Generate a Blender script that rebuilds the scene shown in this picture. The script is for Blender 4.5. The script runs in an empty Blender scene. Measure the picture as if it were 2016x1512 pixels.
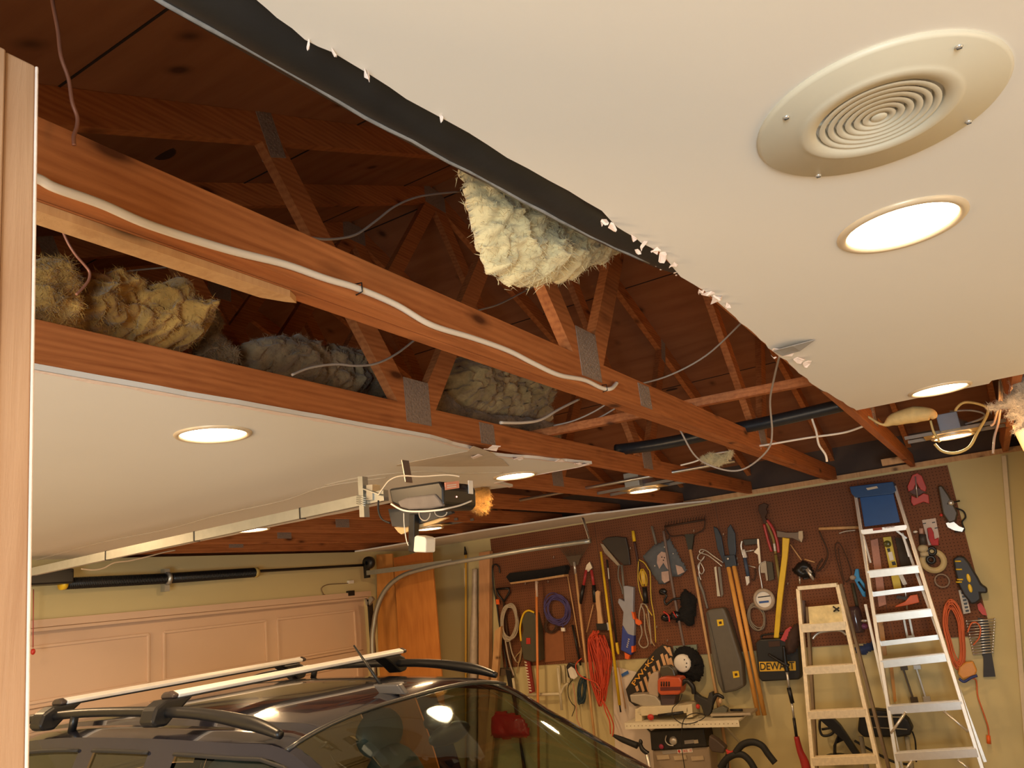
import bpy, bmesh, math, random
from mathutils import Vector, Matrix, noise
random.seed(7)
SC = bpy.context.scene
COL = SC.collection
V = Vector
# ---------------------------------------------------------------- camera
FPX, PITCH, ROLL, YAW = 1538.954, 0.2609042, -0.1189671, -0.5161992
CAM = V((0, 0, 1.9))
cy_, sy_, cp_, sp_, cr_, sr_ = (math.cos(YAW), math.sin(YAW), math.cos(PITCH), math.sin(PITCH), math.cos(ROLL), math.sin(ROLL))
FW = V((sy_*cp_, cy_*cp_, sp_))
R0 = V((cy_, -sy_, 0)); U0 = R0.cross(FW)
RT = cr_*R0 + sr_*U0; UP = -sr_*R0 + cr_*U0
cd = bpy.data.cameras.new('camera'); cam = bpy.data.objects.new('camera', cd); COL.objects.link(cam)
cd.sensor_width = 36; cd.lens = FPX/2016*36; cd.clip_start = .02; cd.clip_end = 60
cam.matrix_world = Matrix(((RT.x, UP.x, -FW.x, CAM.x), (RT.y, UP.y, -FW.y, CAM.y), (RT.z, UP.z, -FW.z, CAM.z), (0, 0, 0, 1)))
SC.camera = cam
# ---------------------------------------------------------------- world, exposure, large lights
wd = bpy.data.worlds.new('world'); SC.world = wd; wd.use_nodes = True
wd.node_tree.nodes['Background'].inputs[0].default_value = (1, .72, .45, 1)
wd.node_tree.nodes['Background'].inputs[1].default_value = .03
SC.view_settings.view_transform = 'Standard'; SC.view_settings.look = 'None'
SC.view_settings.gamma = 1; SC.view_settings.use_curve_mapping = False
SC.view_settings.exposure = 0.42
def area(name, loc, target, sx, sy, power, color):
    l = bpy.data.lights.new(name, 'AREA'); l.shape = 'RECTANGLE'; l.size = sx; l.size_y = sy; l.energy = power; l.color = color
    o = bpy.data.objects.new(name, l); COL.objects.link(o); o.location = loc
    o.rotation_euler = (V(target)-V(loc)).to_track_quat('-Z', 'Y').to_euler(); return o
# unseen fill lights added out of view to brighten the ceilings and beams
area('cool_fill', (1.0, -3.2, 1.15), (-.6, 1.6, 2.3), 1.6, 1.6, 150, (.80, .93, 1))  # cool fill added for the near ceiling
area('warm_fill_right', (2.9, 1.2, 1.0), (-1.6, 2.6, 2.4), .9, 1.4, 26, (1, .62, .34))  # warm fill added from the right
area('warm_fill_left', (-3.4, -2.9, .9), (-3.6, 2.2, 2.5), 1.4, 1.2, 108, (1, .66, .34))  # warm fill added for the left ceiling
LAMP_W = 11; LAMP_C = (1, .63, .31)

def ray(x, y): return (x-1008)*RT - (y-756)*UP + FPX*FW
def on(x, y, ax, val):
    v = ray(x, y); i = 'xyz'.index(ax); return CAM + v*((val-CAM[i])/v[i])
YW = 7.1
def w(px, py, off=.02): return on(px, py, 'y', YW-off)
# ---------------------------------------------------------------- materials
MATS = {}
def new(name):
    m = bpy.data.materials.new(name); m.use_nodes = True
    return m, m.node_tree, m.node_tree.nodes['Principled BSDF']
def mat(name, col, rough=.55, metal=0, var=.12, scale=18, bump=.0, spec=.5, alpha=None):
    if name in MATS: return MATS[name]
    m, t, b = new(name); N = t.nodes; L = t.links
    tc = N.new('ShaderNodeTexCoord'); nz = N.new('ShaderNodeTexNoise'); nz.inputs['Scale'].default_value = scale; nz.inputs['Detail'].default_value = 5
    L.new(tc.outputs['Object'], nz.inputs['Vector'])
    mx = N.new('ShaderNodeMix'); mx.data_type = 'RGBA'
    mx.inputs[6].default_value = tuple(c*(1-var) for c in col)+(1,); mx.inputs[7].default_value = tuple(min(1, c*(1+var)) for c in col)+(1,)
    L.new(nz.outputs[0], mx.inputs[0]); L.new(mx.outputs[2], b.inputs['Base Color'])
    b.inputs['Roughness'].default_value = rough; b.inputs['Metallic'].default_value = metal
    b.inputs['Specular IOR Level'].default_value = spec
    if alpha is not None: b.inputs['Alpha'].default_value = alpha
    if bump:
        bp = N.new('ShaderNodeBump'); bp.inputs['Strength'].default_value = bump; bp.inputs['Distance'].default_value = .01
        L.new(nz.outputs[0], bp.inputs['Height']); L.new(bp.outputs[0], b.inputs['Normal'])
    MATS[name] = m; return m
def ramp(N, L, src, stops):
    r = N.new('ShaderNodeValToRGB'); e = r.color_ramp.elements
    e[0].position, e[0].color = stops[0][0], stops[0][1]+(1,)
    e[1].position, e[1].color = stops[-1][0], stops[-1][1]+(1,)
    for p, c in stops[1:-1]: n = e.new(p); n.color = c+(1,)
    L.new(src, r.inputs[0]); return r.outputs[0]
def wood(name, c1, c2, stretch=(14, 1.1, 14), rough=.6, knots=True, sc=3.0):
    if name in MATS: return MATS[name]
    m, t, b = new(name); N = t.nodes; L = t.links
    tc = N.new('ShaderNodeTexCoord'); mp = N.new('ShaderNodeMapping'); mp.inputs['Scale'].default_value = stretch
    oi = N.new('ShaderNodeObjectInfo'); ad = N.new('ShaderNodeVectorMath'); ad.operation = 'ADD'
    L.new(tc.outputs['Object'], ad.inputs[0])
    sc_ = N.new('ShaderNodeMath'); sc_.operation = 'MULTIPLY'; sc_.inputs[1].default_value = 7; L.new(oi.outputs['Random'], sc_.inputs[0]); L.new(sc_.outputs[0], ad.inputs[1])
    L.new(ad.outputs[0], mp.inputs[0])
    n1 = N.new('ShaderNodeTexNoise'); n1.inputs['Scale'].default_value = sc; n1.inputs['Detail'].default_value = 9; n1.inputs['Roughness'].default_value = .65; n1.inputs['Distortion'].default_value = .6
    L.new(mp.outputs[0], n1.inputs['Vector'])
    wv = N.new('ShaderNodeTexWave'); wv.wave_type = 'BANDS'; wv.bands_direction = 'Z'; wv.inputs['Scale'].default_value = 1.2; wv.inputs['Distortion'].default_value = 6; wv.inputs['Detail'].default_value = 3
    L.new(mp.outputs[0], wv.inputs['Vector'])
    mm = N.new('ShaderNodeMath'); mm.operation = 'MULTIPLY_ADD'; mm.inputs[1].default_value = .16; L.new(wv.outputs[1], mm.inputs[0])
    m2 = N.new('ShaderNodeMath'); m2.operation = 'MULTIPLY'; m2.inputs[1].default_value = .92; L.new(n1.outputs[0], m2.inputs[0]); L.new(m2.outputs[0], mm.inputs[2])
    mid = tuple((a+b_)/2 for a, b_ in zip(c1, c2))
    col = ramp(N, L, mm.outputs[0], [(.25, c1), (.5, mid), (.8, c2)])
    if knots:
        vo = N.new('ShaderNodeTexVoronoi'); vo.inputs['Scale'].default_value = 1; vo.inputs['Randomness'].default_value = 1
        m3 = N.new('ShaderNodeMapping'); m3.inputs['Scale'].default_value = (5, 2.6, 7); L.new(ad.outputs[0], m3.inputs[0]); L.new(m3.outputs[0], vo.inputs['Vector'])
        f = ramp(N, L, vo.outputs[0], [(.06, (1, 1, 1)), (.12, (.35, .35, .35)), (.2, (0, 0, 0))])
        mx = N.new('ShaderNodeMix'); mx.data_type = 'RGBA'; L.new(f, mx.inputs[0]); L.new(col, mx.inputs[6]); mx.inputs[7].default_value = tuple(c*.35 for c in c1)+(1,)
        col = mx.outputs[2]
    L.new(col, b.inputs['Base Color']); b.inputs['Roughness'].default_value = rough; b.inputs['Specular IOR Level'].default_value = .3
    bp = N.new('ShaderNodeBump'); bp.inputs['Strength'].default_value = .25; bp.inputs['Distance'].default_value = .004
    L.new(mm.outputs[0], bp.inputs['Height']); L.new(bp.outputs[0], b.inputs['Normal'])
    MATS[name] = m; return m
def emit(name, col, s):
    if name in MATS: return MATS[name]
    m, t, b = new(name); b.inputs['Base Color'].default_value = (1, 1, 1, 1)
    b.inputs['Emission Color'].default_value = col+(1,); b.inputs['Emission Strength'].default_value = s
    MATS[name] = m; return m
def pegboard(name, col):
    m, t, b = new(name); N = t.nodes; L = t.links
    tc = N.new('ShaderNodeTexCoord'); mp = N.new('ShaderNodeMapping'); mp.inputs['Scale'].default_value = (39.4, 0, 39.4)
    L.new(tc.outputs['Object'], mp.inputs[0])
    fr = N.new('ShaderNodeVectorMath'); fr.operation = 'FRACTION'; L.new(mp.outputs[0], fr.inputs[0])
    sb = N.new('ShaderNodeVectorMath'); sb.operation = 'SUBTRACT'; sb.inputs[1].default_value = (.5, 0, .5); L.new(fr.outputs[0], sb.inputs[0])
    ln = N.new('ShaderNodeVectorMath'); ln.operation = 'LENGTH'; L.new(sb.outputs[0], ln.inputs[0])
    lt = N.new('ShaderNodeMath'); lt.operation = 'LESS_THAN'; lt.inputs[1].default_value = .13; L.new(ln.outputs['Value'], lt.inputs[0])
    nz = N.new('ShaderNodeTexNoise'); nz.inputs['Scale'].default_value = 2.2; nz.inputs['Detail'].default_value = 6; L.new(tc.outputs['Object'], nz.inputs['Vector'])
    c = ramp(N, L, nz.outputs[0], [(.3, tuple(x*.85 for x in col)), (.7, tuple(x*1.12 for x in col))])
    mx = N.new('ShaderNodeMix'); mx.data_type = 'RGBA'; L.new(lt.outputs[0], mx.inputs[0]); L.new(c, mx.inputs[6]); mx.inputs[7].default_value = (.012, .005, .003, 1)
    L.new(mx.outputs[2], b.inputs['Base Color']); b.inputs['Roughness'].default_value = .75; b.inputs['Specular IOR Level'].default_value = .25
    MATS[name] = m; return m
def flute(name, col, dust=.8):  # fibre insulation
    m, t, b = new(name); N = t.nodes; L = t.links
    tc = N.new('ShaderNodeTexCoord'); nz = N.new('ShaderNodeTexNoise'); nz.inputs['Scale'].default_value = 26; nz.inputs['Detail'].default_value = 12; nz.inputs['Roughness'].default_value = .72; nz.inputs['Distortion'].default_value = .7
    L.new(tc.outputs['Object'], nz.inputs['Vector'])
    c = ramp(N, L, nz.outputs[0], [(.3, tuple(x*.72 for x in col)), (.5, col), (.72, tuple(min(1, x*1.18) for x in col))])
    n2 = N.new('ShaderNodeTexNoise'); n2.inputs['Scale'].default_value = 5; n2.inputs['Detail'].default_value = 4; L.new(tc.outputs['Object'], n2.inputs['Vector'])
    f2 = ramp(N, L, n2.outputs[0], [(.42, (1, 1, 1)), (.58, (.50, .46, .42))]); mm = N.new('ShaderNodeMix'); mm.data_type = 'RGBA'; mm.blend_type = 'MULTIPLY'; mm.inputs[0].default_value = dust
    L.new(c, mm.inputs[6]); L.new(f2, mm.inputs[7]); L.new(mm.outputs[2], b.inputs['Base Color']); b.inputs['Roughness'].default_value = 1; b.inputs['Specular IOR Level'].default_value = .1
    b.inputs['Sheen Weight'].default_value = .3
    bp = N.new('ShaderNodeBump'); bp.inputs['Strength'].default_value = .6; bp.inputs['Distance'].default_value = .008
    L.new(nz.outputs[0], bp.inputs['Height']); L.new(bp.outputs[0], b.inputs['Normal'])
    MATS[name] = m; return m
drywall = mat('drywall_paint', (.80, .76, .685), .85, var=.02, scale=3, spec=.2)
wallpaint = mat('wall_paint', (.60, .51, .265), .8, var=.03, scale=2, spec=.2)
gypsum = mat('gypsum_paper', (.82, .66, .56), .95, var=.12, scale=40, bump=.3)
fir = wood('fir_red', (.27, .075, .02), (.54, .19, .058))
pine = wood('pine_pale', (.46, .24, .10), (.66, .40, .19), (14, 14, 1.1))
ply = wood('plywood_deck', (.22, .078, .032), (.32, .13, .056), (1.0, 5, 5), .75, sc=1.6)
stain = wood('stained_ply', (.40, .14, .03), (.55, .22, .05), (8, 8, .8), .4, knots=False)
hardw = wood('handle_wood', (.55, .30, .12), (.72, .44, .20), (20, 20, 2), .45, knots=False)
plate_m = mat('galvanised_plate', (.30, .215, .16), .6, .15, .35, 90, .6)
steel = mat('steel', (.55, .54, .50), .32, .9, .12, 20)
alu = mat('aluminium', (.80, .78, .74), .34, .85, .10, 30)
alu_d = mat('aluminium_dusty', (.74, .64, .46), .5, .35, .25, 45)
darkm = mat('dark_metal', (.03, .028, .026), .4, .5)
black = mat('black_plastic', (.008, .008, .009), .38, var=.2)
rubber = mat('black_rubber', (.010, .010, .010), .7)
blackf = mat('black_fabric', (.006, .0055, .0055), .95, bump=.6, scale=60)
white = mat('white_plastic', (.78, .74, .66), .4)
yellow = mat('yellow_plastic', (.80, .52, .02), .4)
red = mat('red_plastic', (.50, .03, .02), .4)
orange = mat('orange_plastic', (.85, .14, .02), .4)
redor = mat('red_cord', (.62, .07, .025), .5)
orcord = mat('orange_cord', (.66, .14, .04), .5)
blue = mat('blue_plastic', (.03, .09, .30), .4)
navy = mat('navy_plastic', (.02, .035, .16), .4)
cyan = mat('cyan_plastic', (.03, .28, .62), .4)
grey = mat('grey_plastic', (.30, .29, .27), .5)
brown = mat('brown_rust', (.07, .035, .02), .7, .3, .3)
rope_m = mat('rope', (.42, .35, .26), .9, var=.25, scale=80)
purple = mat('violet_cord', (.07, .05, .17), .6)
silver = mat('silver_paint', (.62, .60, .56), .3, .7)
# ---------------------------------------------------------------- mesh builder
class MB:
    def __init__(s): s.v = []; s.f = []; s.sm = []
    def add(s, vs, fs, smooth=False):
        o = len(s.v); s.v += [V(x) for x in vs]; s.f += [[i+o for i in f] for f in fs]; s.sm += [smooth]*len(fs); return s
    def box(s, c, d, rot=None):
        c = V(c); h = [x/2 for x in d]; vs = []
        for sx in (-1, 1):
            for sy in (-1, 1):
                for sz in (-1, 1):
                    p = V((sx*h[0], sy*h[1], sz*h[2])); vs.append(c+(rot@p if rot else p))
        return s.add(vs, [(0, 1, 3, 2), (4, 6, 7, 5), (0, 4, 5, 1), (2, 3, 7, 6), (0, 2, 6, 4), (1, 5, 7, 3)])
    def beam(s, p, q, a, b, side=(1, 0, 0)):
        """bar from p to q, size a along side, b across"""
        p = V(p); q = V(q); d = (q-p).normalized(); sd = V(side); sd = (sd-d*sd.dot(d)).normalized(); u = sd.cross(d)
        vs = [e+sd*(i*a/2)+u*(j*b/2) for e in (p, q) for i, j in ((-1, -1), (1, -1), (1, 1), (-1, 1))]
        return s.add(vs, [(0, 3, 2, 1), (4, 5, 6, 7), (0, 1, 5, 4), (1, 2, 6, 5), (2, 3, 7, 6), (3, 0, 4, 7)])
    def tube(s, pts, r, n=8, closed=False, smooth=True, sub=6, cap=True):
        pts = [V(p) for p in pts]
        rs = r if isinstance(r, (list, tuple)) else [r]*len(pts)
        if smooth and len(pts) > 2:
            P = []; Rr = []; m = len(pts); rng = m if closed else m-1
            for i in range(rng):
                g = (lambda k: pts[k % m]) if closed else (lambda k: pts[max(0, min(m-1, k))])
                a, b, c, d = g(i-1), g(i), g(i+1), g(i+2)
                for k in range(sub):
                    t = k/sub
                    P.append(.5*((2*b)+(c-a)*t+(2*a-5*b+4*c-d)*t*t+(3*b-a-3*c+d)*t**3)); Rr.append(rs[i]*(1-t)+rs[(i+1) % m]*t)
            if not closed: P.append(pts[-1]); Rr.append(rs[-1])
            pts, rs = P, Rr
        m = len(pts); vs = []; fs = []; up = None
        for i in range(m):
            if closed: d = pts[(i+1) % m]-pts[i-1]
            else: d = pts[min(i+1, m-1)]-pts[max(i-1, 0)]
            if d.length < 1e-9: d = V((0, 0, 1))
            d.normalize()
            if up is None: up = d.orthogonal().normalized()
            up = (up-d*up.dot(d)); up = up.normalized() if up.length > 1e-6 else d.orthogonal().normalized()
            sd = d.cross(up)
            for k in range(n):
                a = 2*math.pi*k/n; vs.append(pts[i]+(up*math.cos(a)+sd*math.sin(a))*rs[i])
        for i in range(m if closed else m-1):
            j = (i+1) % m
            for k in range(n): fs.append((i*n+k, i*n+(k+1) % n, j*n+(k+1) % n, j*n+k))
        if not closed and cap: fs.append(tuple(range(n))[::-1]); fs.append(tuple((m-1)*n+k for k in range(n)))
        return s.add(vs, fs, True)
    def prism(s, pts, vec):
        pts = [V(p) for p in pts]; vec = V(vec); n = len(pts)
        return s.add(pts+[p+vec for p in pts], [tuple(range(n)), tuple(range(n, 2*n))[::-1]]+[(i, i+n, (i+1) % n+n, (i+1) % n) for i in range(n)])
    def lathe(s, prof, c, ax=(0, 0, 1), n=40, smooth=True):
        """prof: list of (radius, height along ax)"""
        c = V(c); ax = V(ax).normalized(); u = ax.orthogonal().normalized(); v = ax.cross(u); vs = []; fs = []
        for r, h in prof:
            for k in range(n):
                a = 2*math.pi*k/n; vs.append(c+ax*h+(u*math.cos(a)+v*math.sin(a))*r)
        for i in range(len(prof)-1):
            for k in range(n): fs.append((i*n+k, i*n+(k+1) % n, (i+1)*n+(k+1) % n, (i+1)*n+k))
        return s.add(vs, fs, smooth)
    def ell(s, c, r, nz=0, fr=6, seg=(24, 16), seed=0, rot=None):
        c = V(c); r = (r, r, r) if not isinstance(r, (list, tuple)) else r; vs = []; fs = []; a, b = seg
        for j in range(b+1):
            th = math.pi*j/b
            for i in range(a):
                ph = 2*math.pi*i/a; d = V((math.sin(th)*math.cos(ph), math.sin(th)*math.sin(ph), math.cos(th)))
                p = V((d.x*r[0], d.y*r[1], d.z*r[2]))
                if nz:
                    q = (p+V((seed, seed*1.7, 0)))*fr; k = 1+nz*(noise.noise(q)+.5*noise.noise(q*2.3)+.25*noise.noise(q*5.1)); p *= k
                if rot: p = rot@p
                vs.append(c+p)
        for j in range(b):
            for i in range(a): fs.append((j*a+i, (j+1)*a+i, (j+1)*a+(i+1) % a, j*a+(i+1) % a))
        return s.add(vs, fs, True)
    # ---- things traced on the tool wall
    def slab(s, poly, off=.0, th=.02):
        return s.prism([w(x, y, off+th) for x, y in poly], (0, th, 0))
    def wtube(s, pts, r, off=.03, **k):
        return s.tube([w(p[0], p[1], p[2] if len(p) > 2 else off) for p in pts], r, **k)
    def build(s, name, m, parent=None, loc=None, bev=0):
        me = bpy.data.meshes.new(name)
        if parent is not None: o0 = ORG[parent.name]
        elif loc is not None: o0 = V(loc)
        else:
            mn = V([min(v[i] for v in s.v) for i in range(3)]); mx = V([max(v[i] for v in s.v) for i in range(3)]); o0 = (mn+mx)/2; o0.z = mn.z
        me.from_pydata([v-o0 for v in s.v], [], s.f); me.validate()
        if len(me.polygons) == len(s.sm): me.polygons.foreach_set('use_smooth', s.sm)
        bm = bmesh.new(); bm.from_mesh(me); bmesh.ops.recalc_face_normals(bm, faces=bm.faces); bm.to_mesh(me); bm.free()
        me.materials.append(m)
        o = bpy.data.objects.new(name, me); COL.objects.link(o)
        if parent is not None: o.parent = parent
        else: o.location = o0
        ORG[o.name] = o0
        if bev:
            md = o.modifiers.new('bevel', 'BEVEL'); md.width = bev; md.segments = 2; md.limit_method = 'ANGLE'
        return o
ORG = {}
def tag(o, label=None, cat=None, group=None, kind=None):
    if label: o['label'] = label
    if cat: o['category'] = cat
    if group: o['group'] = group
    if kind: o['kind'] = kind
    return o
def thing(name, label, cat, loc, group=None):
    o = bpy.data.objects.new(name, None); COL.objects.link(o); o.location = loc; o.empty_display_size = .1
    ORG[o.name] = V(loc); return tag(o, label, cat, group)
def solo(name, label, cat, mb, m, group=None, **k): return tag(mb.build(name, m, **k), label, cat, group)
KIDS = {}
def copy_tree(o, parent=None):
    c = o.copy(); COL.objects.link(c)
    if parent is not None: c.parent = parent
    ORG[c.name] = ORG[o.name]
    for ch in list(o.children): copy_tree(ch, c)
    return c
def inside(x, y, poly):
    r = False; n = len(poly)
    for i in range(n):
        x1, y1 = poly[i]; x2, y2 = poly[i-1]
        if (y1 > y) != (y2 > y) and x < (x2-x1)*(y-y1)/(y2-y1)+x1: r = not r
    return r
def edist(x, y, poly):
    b = 1e9; n = len(poly)
    for i in range(n):
        x1, y1 = poly[i]; x2, y2 = poly[i-1]; dx, dy = x2-x1, y2-y1; t = max(0, min(1, ((x-x1)*dx+(y-y1)*dy)/(dx*dx+dy*dy+1e-9)))
        b = min(b, math.hypot(x-x1-t*dx, y-y1-t*dy))
    return b
def pillow(mb, poly, ax, val, thick, step=5, rad=30, nz=.5, fr=9, seed=0, ndir=None, fuzz=0, fl=.012):
    """soft lump: outline given as seen, standing on the plane ax=val, puffed along ndir"""
    nd = V(ndir) if ndir else {'x': V((1, 0, 0)), 'y': V((0, -1, 0)), 'z': V((0, 0, -1))}[ax]
    xs = [p[0] for p in poly]; ys = [p[1] for p in poly]
    nx = int((max(xs)-min(xs))/step)+2; ny = int((max(ys)-min(ys))/step)+2
    idx = {}; vs = []; fs = []
    def vert(i, j, side):
        k = (i, j, side)
        if k not in idx:
            x = min(xs)+i*step; y = min(ys)+j*step; p = on(x, y, ax, val)
            d = edist(x, y, poly) if inside(x, y, poly) else 0
            q = (p+V((seed, 0, 0)))*fr; n_ = .8*noise.noise(q*.6)+.5*noise.noise(q*1.7)+.3*noise.noise(q*4)+.12*noise.noise(q*9)+.08*noise.noise(q*17)
            h = thick*(min(1, d/rad)**.5)*(1+nz*.8*n_)
            jit = V((noise.noise(q*4+V((9, 0, 0))), noise.noise(q*4+V((0, 9, 0))), noise.noise(q*4+V((0, 0, 9)))))*thick*.16
            idx[k] = len(vs); vs.append(p+nd*(h if side else -h*.35)+jit)
        return idx[k]
    for i in range(nx):
        for j in range(ny):
            cx, cy = min(xs)+(i+.5)*step, min(ys)+(j+.5)*step
            if not inside(cx, cy, poly): continue
            for sd in (0, 1):
                f = [vert(i, j, sd), vert(i+1, j, sd), vert(i+1, j+1, sd), vert(i, j+1, sd)]
                fs.append(f if sd else f[::-1])
    # side walls between the two skins
    cells = {(i, j) for i in range(nx) for j in range(ny) if inside(min(xs)+(i+.5)*step, min(ys)+(j+.5)*step, poly)}
    for (i, j) in cells:
        for (di, dj, a, b) in ((-1, 0, (i, j), (i, j+1)), (1, 0, (i+1, j), (i+1, j+1)), (0, -1, (i, j), (i+1, j)), (0, 1, (i, j+1), (i+1, j+1))):
            if (i+di, j+dj) not in cells: fs.append([idx[a+(0,)], idx[b+(0,)], idx[b+(1,)], idx[a+(1,)]])
    if fuzz:  # loose fibres standing off the surface
        rn = random.Random(seed+1); front = [k for k in idx if k[2]]; ext = []
        for _ in range(fuzz):
            k = front[rn.randrange(len(front))]; p = vs[idx[k]]
            j = V((rn.uniform(-1, 1), rn.uniform(-1, 1), rn.uniform(-1, 1))); d = (nd*.5+j).normalized(); s_ = d.orthogonal().normalized()*.0007
            p = p+V((rn.uniform(-1, 1), rn.uniform(-1, 1), rn.uniform(-1, 1)))*.006-nd*.002; L_ = fl*rn.uniform(.4, 1.3); m_ = p+d*L_*.5+j*.003; b = len(vs)+len(ext)
            ext += [p-s_, p+s_, m_+s_*.7, m_-s_*.7, p+d*L_+j*.008]; fs += [[b, b+1, b+2, b+3], [b+3, b+2, b+4]]
        vs += ext
    return mb.add(vs, fs, True)
def text(s_, p, q, hgt_pt, m, parent, name='lettering', th=.002):
    """flat raised lettering from p (baseline start) to q (baseline end), hgt_pt: point above p giving the letter height"""
    cu = bpy.data.curves.new('t', 'FONT'); cu.body = s_; cu.extrude = .0; cu.offset = .012
    ob = bpy.data.objects.new('t', cu); COL.objects.link(ob); bpy.context.view_layer.update()
    me = bpy.data.meshes.new_from_object(ob.evaluated_get(bpy.context.evaluated_depsgraph_get()))
    bpy.data.objects.remove(ob)
    xs = [v.co.x for v in me.vertices]; ys = [v.co.y for v in me.vertices]
    x0, x1, y1 = min(xs), max(xs), max(ys); p = V(p); X = V(q)-p; Y = V(hgt_pt)-p; N_ = X.cross(Y).normalized()
    o0 = ORG[parent.name]
    vs = [p+X*((v.co.x-x0)/(x1-x0))+Y*(v.co.y/y1)+N_*th for v in me.vertices]; fs = [list(f.vertices) for f in me.polygons]
    bpy.data.meshes.remove(me)
    mb = MB().add(vs, fs); return mb.build(name, m, parent)
# ================================================================ SETTING
def struct(name, mb, m, **k): return tag(mb.build(name, m, **k), kind='structure')
concrete = mat('concrete', (.34, .30, .25), .7, var=.2, scale=3)
struct('floor', MB().box((-1.2, 1.95, -.05), (9.4, 10.7, .1)), concrete, loc=(0, 0, 0))
struct('wall_back', MB().box((-2.2, 7.16, 1.26), (7.6, .12, 2.52)), wallpaint, loc=(-2, 7.16, 0))
ZH = 2.06
wl = MB()
wl.box((-5.66, -1.05, 1.25), (.12, 5.3, 2.5)); wl.box((-5.66, 6.72, 1.25), (.12, .76, 2.5)); wl.box((-5.66, 3.97, (ZH+2.5)/2), (.12, 4.74, 2.5-ZH))
struct('wall_left', wl, wallpaint, loc=(-5.66, 4.5, 0))
struct('wall_right', MB().box((.42, 5.5, 1.25), (.12, 3.2, 2.5)), wallpaint, loc=(.42, 5.5, 0))
CZ = 2.5; CT = .014
def torn(p, q, step, amp, seed=0):
    p = V(p); q = V(q); n = max(2, int((q-p).length/step)); d = (q-p).normalized(); s_ = V((-d.y, d.x, 0)); o = []
    for i in range(n+1):
        t = i/n; k = noise.noise(V((t*n*.45+seed*7.3, seed, 0)))*amp+noise.noise(V((t*n*1.9+seed*3, 5, seed)))*amp*.6
        o.append(p+(q-p)*t+s_*(k if 0 < i < n else 0))
    return o
# ceiling, right of the opening
e = [on(x, y, 'z', CZ) for x, y in [(505, 0), (545, 35), (600, 78), (655, 103), (730, 148), (800, 195), (880, 238), (960, 285), (1040, 332), (1120, 376), (1185, 415), (1215, 447), (1240, 462), (1262, 478), (1300, 497), (1340, 545), (1390, 575), (1425, 605), (1480, 652), (1522, 692), (1560, 722), (1600, 757), (1640, 780), (1686, 808)]]
edge = [V((-.47, -.3, CZ)), V((-.49, .3, CZ))]
for a, b in zip(e, e[1:]): edge += torn(a, b, .05, .006, seed=len(edge))[:-1]
edge.append(e[-1])
far = torn(e[-1], V((.13, 3.68, CZ)), .12, .004, 3)
poly = [V((3.5, -3.4, CZ)), V((-.47, -3.4, CZ))]+edge+far[1:]+[V((.14, 3.62, CZ)), V((.36, 3.62, CZ)), V((.36, 3.7, CZ)), V((3.5, 3.7, CZ))]
ceil_r = struct('ceiling', MB().prism(poly, (0, 0, CT)), drywall, loc=(1, 1, CZ))
# ceiling, left of the opening
b1 = -1.722
lp = torn((b1, .0, CZ), (b1+.01, 2.35, CZ), .08, .008, 11)+torn((b1, 2.42, CZ), (b1-.07, 2.9, CZ), .06, .02, 12)+torn((b1-.07, 2.95, CZ), (b1+.05, 3.68, CZ), .07, .014, 13)
lp += torn((-1.68, 3.7, CZ), (-2.25, 3.66, CZ), .08, .012, 14)[1:]+[V((-2.3, 3.92, CZ)), V((-2.42, 3.86, CZ)), V((-2.46, 3.7, CZ))]+torn((-2.5, 3.63, CZ), (-5.6, 3.63, CZ), .12, .03, 15)
poly = [V((-.47, -3.4, CZ)), V((-.47, 0, CZ))]+lp+[V((-5.6, -3.4, CZ))]
ceil_l = struct('ceiling', MB().prism(poly, (0, 0, CT)), drywall, loc=(-4, 1, CZ))
# strip left standing over the tool wall, and over the garage door
poly = [V((-5.6, 7.1, CZ)), V((-5.6, 6.2, CZ))]+torn((-5.5, 6.22, CZ), (-3.9, 6.25, CZ), .15, .012, 4)+torn((-3.8, 6.27, CZ), (-2.95, 6.42, CZ), .12, .012, 5)+torn((-2.9, 6.5, CZ), (-2.3, 6.86, CZ), .09, .03, 6)+[V((-2.1, 7.06, CZ)), V((-2.1, 7.1, CZ))]
struct('ceiling', MB().prism(poly, (0, 0, CT)), drywall, loc=(-4, 6.7, CZ))
# torn paper and gypsum flakes along the cut
fl = MB()
def flake(mb, px, py, sz, seed, z=CZ-.004):
    rnd = random.Random(seed); c = on(px, py, 'z', z); n = 7
    pts = [c+V((math.cos(6.28*i/n)*sz*rnd.uniform(.4, 1.2), math.sin(6.28*i/n)*sz*rnd.uniform(.4, 1.2), rnd.uniform(-.01, .006))) for i in range(n)]
    mb.prism(pts, (rnd.uniform(-.003, .003), 0, -.003))
for i, (x, y, s_) in enumerate([(657, 103, .004), (722, 142, .006), (1190, 432, .009), (1207, 443, .01), (1248, 466, .011), (1268, 480, .012), (1290, 492, .014), (1306, 503, .016), (1325, 517, .018), (1255, 492, .008), (1395, 578, .022), (1412, 588, .024), (1380, 572, .014), (1430, 600, .014), (1528, 688, .022), (1550, 692, .03), (1575, 706, .03), (1590, 715, .025), (1524, 700, .014), (605, 84, .003), (868, 233, .004)]):
    flake(fl, x, y, s_*.7, i)
tag(fl.build('torn_paper', gypsum, ceil_r), 'ragged torn paper flakes')
fl2 = MB(); lpe = [p for p in lp if p.x > -2.3]
def band(mb, pts, w0, w1, z=-.0015, side=-1, seed=0):
    vs = []
    for i, p in enumerate(pts):
        k = w0+(w1-w0)*abs(noise.noise(V((i*.43+seed, seed, 2))))*2
        vs += [p+V((.001*side*-1, 0, z)), p+V((side*k, 0, z-.001)), p+V((side*k, 0, z+.004))]
    fs = []
    for i in range(len(pts)-1): fs += [(3*i, 3*i+1, 3*i+4, 3*i+3), (3*i+1, 3*i+2, 3*i+5, 3*i+4)]
    mb.add(vs, fs)
band(fl2, lpe, .012, .03)
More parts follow.
